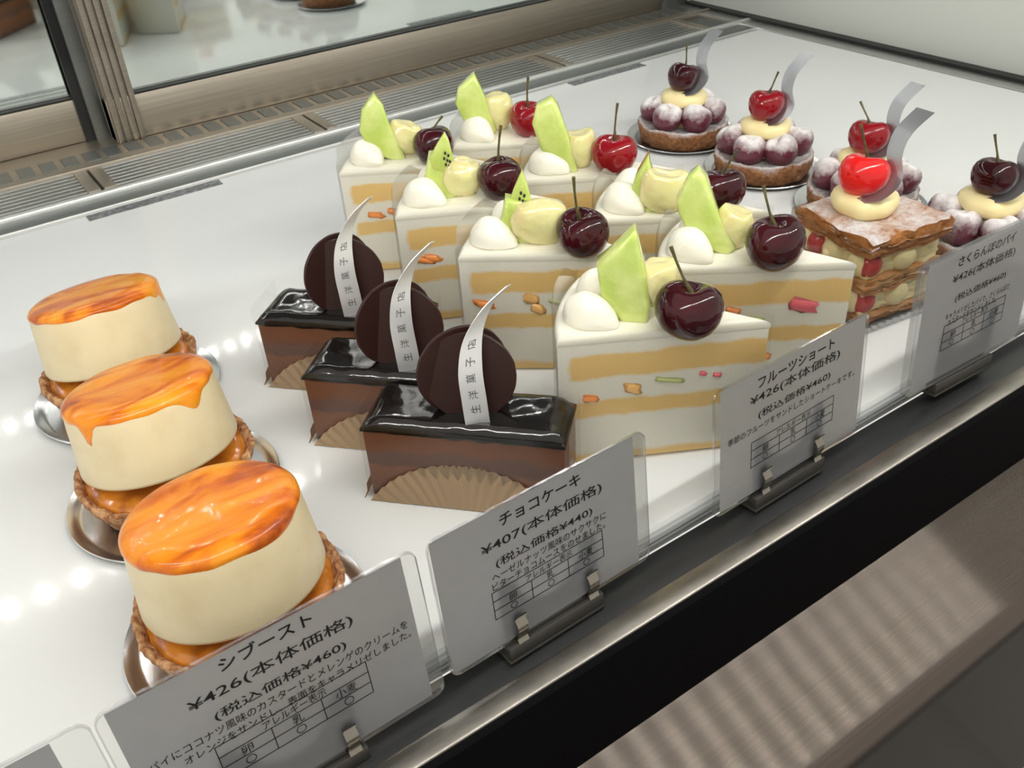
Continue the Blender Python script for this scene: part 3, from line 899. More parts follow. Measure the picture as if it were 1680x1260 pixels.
def make_shortcake(i, c):
    root = empty('fruit_shortcake', (*c['tip'], 0.0004), R(c['ang']) - HALF, c['label'], 'cake', 'fruit shortcake slices')
    global BODY
    if BODY is None:
        b = put('layered_sponge', shortcake_body(), M['sponge'], root, angle=50)
        BODY = b.data
        top = put('cream_top', (lambda bm: (extrude_poly(bm, slice_outline(RAD + 0.0003, -0.0002), TOPZ - 0.0050, TOPZ + 0.0010, 0.0024, 4), bm)[1])(bmesh.new()), M['cream'], root)
        make_shortcake.top = top.data
        f = put('clear_film', film_wrap_bm(RAD + 0.0012, 0.0003, TOPZ + 0.0035), M['film'], root)
        make_shortcake.film = f.data
    else:
        for nm, me in (('layered_sponge', BODY), ('cream_top', make_shortcake.top), ('clear_film', make_shortcake.film)):
            o = bpy.data.objects.new(nm, me); COL.objects.link(o); o.parent = root
    # two spooned dollops of cream along the round side
    for k, (rr, aa, ra) in enumerate(((0.0775, 7.5, 165), (0.0765, -8.5, 190))):
        d = put('cream_dollop', dollop_bm(i * 3 + k, 0.0130 if k == 0 else 0.0112), M['cream'], root, angle=80)
        d.location = (rr * math.cos(R(aa)), rr * math.sin(R(aa)), TOPZ + 0.0022)
        d.rotation_euler = (0, 0, R(ra + random.uniform(-20, 20)))
    bz = TOPZ + 0.0002
    base = (*c['base'], bz)
    slab(root, 'melon_wedge', base, c['melon'], 0.0105, M['melon'], root, lean=-0.12)
    a, n = facing(base)
    u, v, ru, rv = c['grape']
    g = put('pale_fruit', ball_bm(ru / 1000 * 1.08, 0.009, rv / 1000, 4, lambda p, q: Vector((math.copysign(abs(p.x) ** 0.8, p.x) * ru / 1000 * 1.06, q.y, min(q.z, rv / 1000 * (0.72 + 0.12 * math.sin(3 * p.x + i)))))* (1 + 0.09 * nz(p, 2.0, i))), M['grape'], root, angle=80)
    W = Vector(base) + a * (u / 1000) + Vector((0, 0, rv / 1000 - 0.0005 if v < rv + 2 else v / 1000)) - n * c.get('gd', 0.011)
    g.location = inv_local(root, W)
    g.rotation_euler = (0, R(8), math.atan2(a.y, a.x) - root.rotation_euler.z)
    if 'kiwi' in c:
        kb, ko = c['kiwi']
        ks = slab(root, 'kiwi_slice', (*kb, bz), ko, 0.0045, M['melon'], root, bevel=0.0012)
        bm = bmesh.new()
        ka, kn = facing(kb)
        tipv = max(q[1] for q in ko)
        for (su, sv) in ((2.4, -11.0), (4.0, -12.5), (1.6, -14.0), (3.2, -15.2), (4.6, -16.0), (2.2, -17.6), (4.0, -18.6)):
            W = Vector((*kb, bz)) + ka * (su / 1000 - 0.0004) + Vector((0, 0, (tipv + sv) / 1000)) + kn * 0.0006
            vs = bmesh.ops.create_icosphere(bm, subdivisions=1, radius=0.00075)['verts']
            L = inv_local(root, W)
            for q in vs: q.co = Vector((q.co.x, q.co.y, q.co.z * 1.5)) + L
        put('seed_cluster', bm, M['kiwi_seed'], ks)
    (cx, cy), cr, cm, ct, sd, sl = c['cherry']
    make_cherry(root, inv_local(root, (cx, cy, TOPZ + cr * 0.84)), cr, M[cm], ct, sd, sl, seed=i)
    # fruit showing in the filling on the cut side that faces the customer
    e = Vector((math.cos(HALF), math.sin(HALF), 0)); nn = Vector((-math.sin(HALF), math.cos(HALF), 0))
    spec = dict(peach=('peach', 7.0, 2.6), tan=('tan_fruit', 5.0, 3.6), kiwi=('kiwi', 8.0, 1.5), berry=('berry', 2.4, 1.3), berry2=('berry', 4.6, 2.2), berryL=('berry', 9.0, 4.6))
    for k, (fr, z, kind) in enumerate(c['bits']):
        mt, w, h = spec[kind]
        if kind == 'berry2': mt = 'peach'
        o = put('filling_fruit', ball_bm(w / 1300, 0.0014, h / 1300, 2, lambda p, q: Vector((math.copysign(abs(p.x) ** 0.55, p.x) * w / 1250 * (1 + .7 * nz(p, 1.4, k + i)), q.y, math.copysign(abs(p.z) ** 0.55, p.z) * h / 1250 * (1 + .8 * nz(p, 1.4, k - i)) + q.x * 0.25))), M[mt], root, angle=80)
        o.location = e * (RAD * (1 - fr)) + nn * 0.0 + Vector((0, 0, z))
        o.rotation_euler = (0, 0, HALF)
for i, c in enumerate(CAKES):
    make_shortcake(i, c)

# ------------------------------------------------------------------ foil dishes
def dish_bm(r):
    prof = [(0, 0.0), (r - 0.006, 0.0), (r - 0.0045, 0.0004), (r - 0.003, 0.0018), (r - 0.0012, 0.0028), (r, 0.0034), (r + 0.0004, 0.0030), (r + 0.0002, 0.0025), (r - 0.001, 0.0020), (r - 0.003, 0.0008), (r - 0.0052, -0.0002), (0, -0.0003)]
    return lathe_bm(prof, 72)


def dish(xy, r, lb, group):
    o = put('foil_dish', dish_bm(r), M['foil'], angle=60)
    o.location = (*xy, 0.0004)
    tag(o, lb, 'dish', group)


# ------------------------------------------------------------------ chibouste tarts
def crust_fn(amp, seed):
    def fn(r, z, a, i):
        k = 1 + amp * (nz((math.cos(a) * 2.2, math.sin(a) * 2.2, z * 90), 2.0, seed) + 0.6 * nz((math.cos(a) * 7, math.sin(a) * 7, z * 200), 2.0, seed + 4) + 0.7 * nz((math.cos(a) * 16, math.sin(a) * 16, z * 420), 1.6, seed + 7))
        dz = 0.0014 * nz((math.cos(a) * 5, math.sin(a) * 5, 0), 1.6, seed + 2) if z > 0.010 else 0
        return r * k, z + dz
    return fn


def chiboust(i, xy, tilt, rz, label):
    root = empty('chibouste_tart', (*xy, 0.0006), 0, label, 'cake', 'caramel topped tarts')
    shell = lathe_bm([(0, 0.0002), (0.0310, 0.0002), (0.0325, 0.004), (0.0345, 0.008), (0.0366, 0.012), (0.0384, 0.0155), (0.0395, 0.0190), (0.0392, 0.0206), (0.0380, 0.0212), (0.0366, 0.0204), (0.0355, 0.0180), (0, 0.0170)], 180, crust_fn(0.030, i * 5 + 1))
    put('tart_shell', shell, M['crust'], root, angle=80)
    jam = lathe_bm([(0, 0.012), (0.0345, 0.012), (0.0358, 0.0165), (0.0348, 0.0195), (0.0315, 0.0212), (0, 0.0222)], 64, lambda r, z, a, k: (r, z + 0.0012 * nz((r * math.cos(a), r * math.sin(a), 0), 110, i)))
    put('orange_jam', jam, M['jam'], root, angle=80)
    puck = empty('cream_puck', (0, 0, 0))
    h = 0.0345
    prof = [(0, 0), (0.0330, 0), (0.0345, 0.0006), (0.0349, 0.002), (0.0340, 0.012), (0.0330, 0.024), (0.0322, 0.031), (0.0312, 0.0338), (0.0292, h), (0, h + 0.0004)]
    bpy.data.objects.remove(puck)
    puck = put('cream_puck', lathe_bm(prof, 96, lambda r, z, a, k: (r * (1 + 0.004 * math.sin(3 * a + i)), z)), M['mousse'], root, angle=80)
    puck.rotation_euler = (R(-tilt), 0, 0)
    puck.location = (0, 0.0025, 0.0235)
    # caramel: a thin cap that runs over the rim, with drips
    rng = random.Random(i + 40)
    drips = {0: [(R(265), 7, R(6)), (R(310), 3, R(10))], 1: [(R(215), 10.5, R(5)), (R(300), 6.5, R(9))], 2: [(R(250), 1.0, R(18)), (R(300), 1.0, R(14))]}[i]
    if i == 0: drips = [(R(338), 9.0, R(5)), (R(325), 4.0, R(8))]
    def cap(r, z, a, k):
        if k in (5, 6, 7):
            low = 0.0018 + 0.0016 * (nz((math.cos(a) * 2, math.sin(a) * 2, 0), 1.5, i + 9) + 0.3)
            for da, dl, dw in drips:
                q = (a - da + PI) % (2 * PI) - PI
                low += dl / 1000 * math.exp(-(q / dw) ** 2)
            t = {5: 0.15, 6: 0.6, 7: 1.0}[k]
            zz = h - 0.0018 - low * t
            rr = 0.0318 + (h - zz) * 0.09 + (0.0005 if k < 7 else 0.00005)
            return rr, zz
        return r, z + (0.0005 * nz((r * math.cos(a), r * math.sin(a), 0), 90, i) if k < 4 else 0)
    prof = [(0, h + 0.0012), (0.012, h + 0.0012), (0.022, h + 0.0011), (0.0285, h + 0.0008), (0.0312, h - 0.0006), (0.0325, 0.03), (0.0326, 0.03), (0.0324, 0.03), (0.031, 0.022), (0, 0.022)]
    capm = lathe_bm(prof[::-1], 120, lambda r, z, a, k: cap(r, z, a, len(prof) - 1 - k))
    put('caramel_top', capm, M['caramel'], root, angle=80).matrix_local = Matrix.Translation(puck.location) @ Euler(puck.rotation_euler).to_matrix().to_4x4()


CH = [((0.0460, 0.4590), 13, 0, 'caramel topped tart standing farthest back of the three', 0.0480),
      ((0.0407, 0.3620), 11.5, 0, 'caramel topped tart standing between the other two, with two dark drips', 0.0478),
      ((0.0390, 0.2640), 9, 0, 'caramel topped tart standing nearest, partly behind the slanted price card', 0.0474)]
for i, (xy, t, rz, lb, dr) in enumerate(CH):
    chiboust(i, xy, t, rz, lb)
    dish(xy, dr, ['silver foil dish under the farthest caramel topped tart', 'silver foil dish under the middle caramel topped tart', 'bright silver foil dish under the nearest caramel topped tart'][i], 'foil dishes under the caramel tarts')

# ------------------------------------------------------------------ chocolate cakes
CL, CW, CHH = 0.0890, 0.0292, 0.0440


def round_disc_bm(r, t):
    prof = [(0, 0), (r - 0.0004, 0), (r, 0.0005), (r, t - 0.0005), (r - 0.0004, t), (0, t)]
    return lathe_bm(prof, 72, lambda rr, z, a, k: (rr * (1 + (0.012 * nz((math.cos(a) * 3, math.sin(a) * 3, 0), 1.7, r * 999) if rr > r * 0.9 else 0)), z))


def fan_bm(chord, hgt, pleats=15, rows=5):
    """the folded wall of a pleated paper cup: a circle segment with folds fanning out from below"""
    bm = bmesh.new()
    Rr = (chord * chord / 4 + hgt * hgt) / (2 * hgt)
    cz = hgt - Rr
    fz = -chord * 0.33
    n = pleats * 2
    amax = math.atan2(chord / 2, -fz)
    cols = []
    for k in range(n + 1):
        th = -amax + 2 * amax * k / n
        dx, dz = math.sin(th), math.cos(th)
        t0 = -fz / dz
        # where the fold line meets the arc
        bq = dz * (fz - cz)
        t1 = -bq + math.sqrt(max(0.0, bq * bq - ((fz - cz) ** 2 - Rr * Rr)))
        t1 = max(t1, t0 + 0.0003)
        col = []
        for j in range(rows + 1):
            f = j / rows
            t = t0 + (t1 - t0) * f
            fold = (0.00045 if k % 2 else -0.00045) * (0.3 + 0.7 * f)
            col.append(bm.verts.new((dx * t, fold, fz + dz * t + (0.0006 if (k % 2 and j == rows) else 0))))
        cols.append(col)
    for A, B in zip(cols, cols[1:]):
        for j in range(rows):
            bm.faces.new((A[j], B[j], B[j + 1], A[j + 1]))
    bmesh.ops.solidify(bm, geom=bm.faces[:], thickness=0.00025)
    return bm


def glaze_bm(seed):
    bm = bmesh.new()
    nx, ny = 34, 14
    L, W = CL + 0.0012, CW + 0.0012
    def prof(t):      # rounded shoulder near the rim
        return 1 - max(0, (abs(t) - 0.80) / 0.20) ** 2.2
    g = []
    for i in range(nx + 1):
        row = []
        for j in range(ny + 1):
            u, v = -1 + 2 * i / nx, -1 + 2 * j / ny
            x, y = u * L / 2, v * W / 2
            zz = 0.0055 * min(1, prof(u) * 1.0) * max(0.0, prof(v)) ** 0.6 + 0.0006 * nz((x, y, 0), 130, seed)
            row.append(bm.verts.new((x, y, CHH - 0.0050 + max(0.0, zz))))
        g.append(row)
    for i in range(nx):
        for j in range(ny):
            bm.faces.new((g[i][j], g[i + 1][j], g[i + 1][j + 1], g[i][j + 1]))
    # skirt with an uneven lower line
    rim = [g[i][0] for i in range(nx + 1)] + [g[nx][j] for j in range(1, ny + 1)] + [g[i][ny] for i in range(nx - 1, -1, -1)] + [g[0][j] for j in range(ny - 1, 0, -1)]
    low = []
    for v in rim:
        d = 0.0012 + 0.0009 * nz((v.co.x, v.co.y, 0), 160, seed + 5)
        low.append(bm.verts.new((v.co.x, v.co.y, CHH - 0.0050 - max(0.0004, d))))
    for k in range(len(rim)):
        k2 = (k + 1) % len(rim)
        bm.faces.new((rim[k], low[k], low[k2], rim[k2]))
    bm.faces.new(low)
    return bm


def choc_cake(i, corner, label, disc_rot):
    ang = R(-46.6)
    ex, ey = Vector((math.cos(ang), math.sin(ang), 0)), Vector((-math.sin(ang), math.cos(ang), 0))
    ctr = Vector((*corner, 0)) + ex * CL / 2 + ey * CW / 2
    root = empty('chocolate_cake', (ctr.x, ctr.y, 0.0005), ang, label, 'cake', 'chocolate cakes')
    put('layered_body', box_bm((-CL / 2, -CW / 2, 0.0002), (CL / 2, CW / 2, CHH - 0.0045), 0.0010), M['choc_body'], root)
    put('dark_glaze', glaze_bm(i * 7), M['glaze'], root, angle=70)
    # paper cup folded up along the base
    f = put('paper_liner', fan_bm(0.0880, 0.023, 18), M['kraft'], root, angle=15)
    f.location = (-0.0005, -CW / 2 - 0.0030, 0.0001)
    f.rotation_euler = (R(-7), 0, 0)
    f = put('paper_liner', fan_bm(0.031, 0.0130, 6), M['kraft'], root, angle=15)
    f.location = (-CL / 2 - 0.0032, -0.001, 0.0001)
    f.rotation_euler = (R(-8), 0, R(-90))
    # clear film strips along the sides
    for x0, y0, x1, y1, zt in ((-CL / 2 - 0.0012, -CW / 2 - 0.0009, CL / 2 + 0.0022, -CW / 2 - 0.0009, CHH - 0.003), (CL / 2 + 0.0021, -CW / 2 - 0.001, CL / 2 + 0.0021, CW / 2 + 0.0005, CHH + 0.0010),
                               (-CL / 2 - 0.0014, -CW / 2 - 0.001, -CL / 2 - 0.0014, CW / 2 + 0.0005, CHH + (0.004 if i == 2 else 0.0015))):
        bm = bmesh.new()
        bm.faces.new([bm.verts.new(q) for q in ((x0, y0, 0.001), (x1, y1, 0.001), (x1, y1, zt), (x0, y0, zt))])
        put('clear_film', bm, M['film_choc'], root, smooth=False)
    # two chocolate discs standing crossed on the glaze, turned to the customer
    P = Vector((ctr.x, ctr.y, 0))
    a, n = facing(P)
    fz = math.atan2(a.y, a.x) - ang
    for k, (du, dn, r, tl, yaw) in enumerate(((0.002, -0.0005, 0.0200, 12, disc_rot[0]), (-0.001, -0.0062, 0.0205, 7, disc_rot[1]))):
        d = put('chocolate_disc', round_disc_bm(r, 0.0017), M['choc_disc'], root, angle=40)
        W = P + a * du + n * dn + Vector((0, 0, CHH - 0.002 + r * 0.93))
        d.location = inv_local(root, W)
        d.rotation_euler = Euler((R(90 - tl), R(k * 50), fz + R(yaw)), 'XYZ')
    # silver ribbon with stamped characters in front of the discs
    a_l, n_l = inv_dir(root, a), inv_dir(root, n)
    up = Vector((0, 0, 1))
    b = inv_local(root, P + a * 0.0035 + n * 0.0125 + Vector((0, 0, CHH - 0.0005)))
    path = [b, b + up * 0.012 - a_l * 0.0006 - n_l * 0.001, b + up * 0.026 - a_l * 0.0010 - n_l * 0.004, b + up * 0.039 + a_l * 0.0015 - n_l * 0.009, b + up * 0.048 + a_l * 0.0085 - n_l * 0.016, b + up * 0.0535 + a_l * 0.018 - n_l * 0.022]
    wid = [a_l * 0.0052, a_l * 0.0052, a_l * 0.0050 - n_l * 0.001, a_l * 0.0042 - n_l * 0.003, a_l * 0.0026 - n_l * 0.004 - up * 0.001, a_l * 0.0012 - n_l * 0.0026 - up * 0.001]
    bm, pts, ws = ribbon_bm(path, wid, 0.0003, 8)
    rib = put('silver_ribbon', bm, M['silver_light'], root, angle=60)
    # stamped lettering running up the ribbon
    for k, ch in enumerate('生洋菓子店'):
        t = 0.0085 + k * 0.0068
        acc, idx = 0.0, 0
        while idx < len(pts) - 2 and acc < t:
            acc += (pts[idx + 1] - pts[idx]).length; idx += 1
        p, w = pts[idx], ws[idx].normalized()
        tg = (pts[idx + 1] - pts[idx - 1]).normalized()
        nrm = w.cross(tg).normalized()
        if nrm.dot(n_l) < 0: nrm = -nrm
        me = text_mesh(ch, 0.0040, 0.0040)
        rot = Matrix((tg, -w, nrm)).transposed().to_4x4()
        for v in me.vertices: v.co = Matrix.Translation(p + nrm * 0.00032) @ rot @ (v.co - Vector((0.0020, 0.0020, 0)))
        put_mesh('stamped_character', me, M['stamp'], rib)


choc_cake(0, (0.1130, 0.3018), 'chocolate cake bar standing nearest, behind the card priced 407', (-6, 12))
choc_cake(1, (0.1092, 0.3550), 'chocolate cake bar standing between the two others of its row', (-10, 22))
choc_cake(2, (0.1110, 0.4172), 'chocolate cake bar standing farthest back of its row', (-8, 26))

# ------------------------------------------------------------------ cherry tarts
def s_ribbon(root, base, k=1.0, flip=1.0):
    """silver strip tucked under a cherry, curling round it and up"""
    wp = root.matrix_basis @ Vector(base)
    a, n = facing(root.location)
    a, n = inv_dir(root, a), inv_dir(root, n)
    up = Vector((0, 0, 1))
    b = Vector(base)
    path = [b + a * 0.000 + n * 0.013 + up * 0.000, b + a * 0.0075 + n * 0.0115 + up * 0.0030, b + a * 0.0145 + n * 0.005 + up * 0.0115, b + a * 0.0125 - n * 0.002 + up * 0.0225, b + a * 0.0150 - n * 0.006 + up * 0.0330, b + a * 0.0235 - n * 0.009 + up * 0.0440]
    w = a * 0.0040 + n * 0.0030
    wid = [w * 0.55 + up * -0.0005, w * 1.0, w * 1.05, w * 1.0, w * 1.05, w * 1.1]
    bm, _, _ = ribbon_bm([b + (p - b) * k for p in path], wid, 0.0003, 8)
    return put('silver_ribbon', bm, M['silver'], root, angle=60)


def custard_blob(rx, rz, seed):
    def fn(r, z, a, i):
        k = 1 + 0.04 * math.sin(3 * a + seed) + 0.02 * math.sin(7 * a)
        return r * k, z
    return lathe_bm([(0, -rz), (rx * .8, -rz * 0.95), (rx * .97, -rz * .5), (rx, 0), (rx * .93, rz * .5), (rx * .7, rz * .85), (rx * .4, rz), (0, rz * 0.95)], 48, fn)


def cherry_tart(i, xy, cherry_mat, stem, tilt, label, rot):
    root = empty('cherry_tart', (*xy, 0.0006), 0, label, 'cake', 'sugared cherry tarts')
    shell = lathe_bm([(0, 0.0002), (0.0330, 0.0002), (0.0342, 0.002), (0.0348, 0.0045), (0.0354, 0.007), (0.0360, 0.0095), (0.0364, 0.012), (0.0366, 0.0145), (0.0355, 0.0160), (0.0340, 0.0156), (0.0325, 0.0140), (0, 0.0125)], 180, crust_fn(0.034, i * 3 + 2))
    put('tart_shell', shell, M['sugar_crust'], root, angle=80)
    rc = 0.0117
    toward = math.atan2(-xy[1], -xy[0])
    for k in range(6):
        a = toward + rot + R(30) + k * PI / 3
        j = random.Random(i * 11 + k)
        c = put('sugared_cherry', cherry_bm(rc * j.uniform(.95, 1.05), k + i, 1.0), M['sugar_cherry'], root, angle=80)
        c.location = (0.0228 * math.cos(a), 0.0228 * math.sin(a), 0.0125 + rc * 0.86)
        c.rotation_euler = (j.uniform(-.6, .6), j.uniform(-.6, .6), j.uniform(0, 6))
    cu = put('custard', custard_blob(0.0185, 0.0065, i), M['custard'], root, angle=80)
    cu.location = (0, 0, 0.0345)
    bm = ball_bm(0.016, 0.016, 0.013)
    o = put('custard_filling', bm, M['custard'], root)
    o.location = (0, 0, 0.020)
    a, n = facing(xy)
    make_cherry(root, (-a * 0.0015 + n * 0.001 + Vector((0, 0, 0.0388 + 0.0128 * .82))), 0.0128, M[cherry_mat], tilt, stem, 0.018, seed=i)
    s_ribbon(root, Vector((0, 0, 0.0395)) - a * 0.001)


cherry_tart(0, (0.5245, 0.5370), 'dark_cherry', (0.0, 0.0, 1), (-0.15, 0.35, 0), 'cherry tart farthest back near the far corner, dark red cherry', R(-4))
cherry_tart(1, (0.5215, 0.4470), 'red_cherry', (0.35, 0.0, 1), (-0.1, 0.1, 0), 'cherry tart second from the back, glossy red cherry on custard', R(3))
cherry_tart(2, (0.5220, 0.3580), 'red_cherry', (-0.55, 0.45, 0.8), (-0.1, 0.2, 0), 'cherry tart partly hidden behind the layered cherry pastry', R(6))
cherry_tart(3, (0.5220, 0.2680), 'dark_cherry', (-0.35, 0.25, 1), (-0.1, 0.2, 0), 'dark topped cherry tart directly behind the price card for cherry pie', R(-5))
for xy, r, lb in (((0.5270, 0.5390), 0.0455, 'foil dish under the farthest cherry tart'), ((0.5225, 0.4475), 0.0435, 'foil dish under the second farthest cherry tart'),
                  ((0.5225, 0.3580), 0.0440, 'foil dish under the cherry tart behind the layered pastry'), ((0.5225, 0.2680), 0.0440, 'foil dish under the cherry tart behind the last price card')):
    dish(xy, r, lb, 'foil dishes under the cherry tarts')

# ------------------------------------------------------------------ layered cherry pastry
def pastry_bm(w, d, z0, z1, seed, bulge=0.0012):
    bm = bmesh.new()
    add_box(bm, (-w / 2, -d / 2, z0), (w / 2, d / 2, z1))
    bmesh.ops.subdivide_edges(bm, edges=bm.edges[:], cuts=11, use_grid_fill=True)
    for v in bm.verts:
        f = 1.0
        k = nz(v.co, 110, seed) * bulge + nz(v.co, 260, seed + 3) * bulge * 0.5
        v.co.z += k
        e = max(abs(v.co.x) / (w / 2), abs(v.co.y) / (d / 2))
        if e > 0.97:
            flake = 0.0009 * math.sin(v.co.z * 5200 + 6 * nz(v.co, 60, seed)) + 0.0007 * nz(v.co, 200, seed)
            v.co.x += flake * (v.co.x / (w / 2)); v.co.y += flake * (v.co.y / (d / 2))
        v.co.z -= 0.0012 * max(0, (e - 0.85) / 0.15) if v.co.z > (z0 + z1) / 2 else 0
    return bm


def mille():
    ang = R(-7.5)
    ex, ey = Vector((math.cos(ang), math.sin(ang), 0)), Vector((-math.sin(ang), math.cos(ang), 0))
    w = 0.0575
    ctr = Vector((0.3905, 0.2552, 0)) + ex * w / 2 + ey * w / 2
    root = empty('layered_cherry_pastry', (ctr.x, ctr.y, 0.0022), ang, 'square layered pastry with a bright red cherry, sugar and custard on top', 'cake')
    put('top_pastry', pastry_bm(w, w, 0.0415, 0.0530, 1, 0.0022), M['sugar_pastry'], root, angle=60)
    put('middle_pastry', pastry_bm(w - 0.002, w - 0.002, 0.0190, 0.0285, 5, 0.0022), M['pastry'], root, angle=60)
    put('bottom_pastry', pastry_bm(w - 0.002, w - 0.002, 0.0008, 0.0055, 9, 0.0010), M['pastry'], root, angle=60)
    rng = random.Random(3)
    for z0, z1 in ((0.0050, 0.0200), (0.0275, 0.0420)):
        bm = pastry_bm(w - 0.007, w - 0.007, z0, z1, z0 * 900, 0.0018)
        put('custard_layer', bm, M['custard'], root, angle=80)
        zc = (z0 + z1) / 2
        for s in range(4):
            for t in (-0.62, 0.02, 0.66):
                u = t * (w / 2)
                off = w / 2 - 0.0058
                p = [(u, -off), (off, u), (u, off), (-off, u)][s]
                if abs(t) < 0.5 or s > 0:
                    b = put('piped_custard', ball_bm(0.0085, 0.0075, (z1 - z0) / 2 + 0.0008, 3, lambda a, q: q * (1 + .05 * nz(a, 2, s + t))), M['custard'], root, angle=80)
                    b.location = (p[0], p[1], zc)
        for (px, py) in ((-w / 2 + 0.0075, -w / 2 + 0.0075), (-w / 2 + 0.0050, 0.014), (w / 2 - 0.0055, 0.006)):
            c = put('cherry_half', ball_bm(0.0072, 0.0072, (z1 - z0) / 2 + 0.0004), M['cherry_half'], root, angle=80)
            c.location = (px, py, zc)
    cu = put('custard', custard_blob(0.0180, 0.0068, 2), M['custard'], root, angle=80)
    cu.location = (-0.004, 0.004, 0.0585)
    a, n = facing(ctr)
    al, nl = inv_dir(root, a), inv_dir(root, n)
    make_cherry(root, Vector((-0.004, 0.004, 0.0620 + 0.0130 * .82)) - al * 0.003 + nl * 0.002, 0.0130, M['candy_cherry'], (-0.12, 0.35, 0), (-0.35, 0.10, 1), 0.021, seed=2)
    s_ribbon(root, Vector((-0.004, 0.004, 0.0635)) - al * 0.002 + nl * 0.001)
    bm = bmesh.new()
    q = w / 2 + 0.0022
    for (x0, y0, x1, y1) in ((-q, -q, q, -q), (q, -q, q, q), (q, q, -q, q), (-q, q, -q, -q)):
        vs = [bm.verts.new((x0, y0, 0.0012)), bm.verts.new((x1, y1, 0.0012)), bm.verts.new((x1, y1, 0.0505)), bm.verts.new((x0, y0, 0.0505))]
        bm.faces.new(vs)
    put('clear_film', bm, M['film_choc'], root)
    # ridged clear tray beneath
    tr = bmesh.new()
    q = w / 2 + 0.0060
    n_ = 26
    ring = []
    for (x0, y0, x1, y1) in ((-q, -q, q, -q), (q, -q, q, q), (q, q, -q, q), (-q, q, -q, -q)):
        for k in range(n_):
            t = k / n_
            s = 0.0009 if k % 2 else -0.0009
            nx_, ny_ = (y1 - y0), -(x1 - x0)
            l = math.hypot(nx_, ny_)
            ring.append((x0 + (x1 - x0) * t + nx_ / l * s, y0 + (y1 - y0) * t + ny_ / l * s))
    A = [tr.verts.new((x * 0.94, y * 0.94, 0.0002)) for x, y in ring]
    B = [tr.verts.new((x, y, 0.0048)) for x, y in ring]
    for k in range(len(ring)):
        k2 = (k + 1) % len(ring)
        tr.faces.new((A[k], A[k2], B[k2], B[k]))
    tr.faces.new(A[::-1])
    bmesh.ops.solidify(tr, geom=tr.faces[:], thickness=0.0004)
    o = put('ridged_tray', tr, M['tray'], None, angle=15)
    o.location = (ctr.x, ctr.y, 0.0006)
    o.rotation_euler = (0, 0, ang)
    tag(o, 'ridged clear plastic tray under the square layered pastry', 'tray')
M['tray'] = clear_film('ridged_clear_plastic', 0.22, 0.12, (0.93, 0.94, 0.95), haze=0.05)
mille()

# ------------------------------------------------------------------ price cards on clip stands
def rounded_rect(w, h, r, n=6):
    pts = []
    for cx, cy, a0 in ((w - r, r, -90), (w - r, h - r, 0), (r, h - r, 90), (r, r, 180)):
        for k in range(n + 1):
            a = R(a0 + 90 * k / n)
            pts.append((cx + r * math.cos(a), cy + r * math.sin(a)))
    return pts


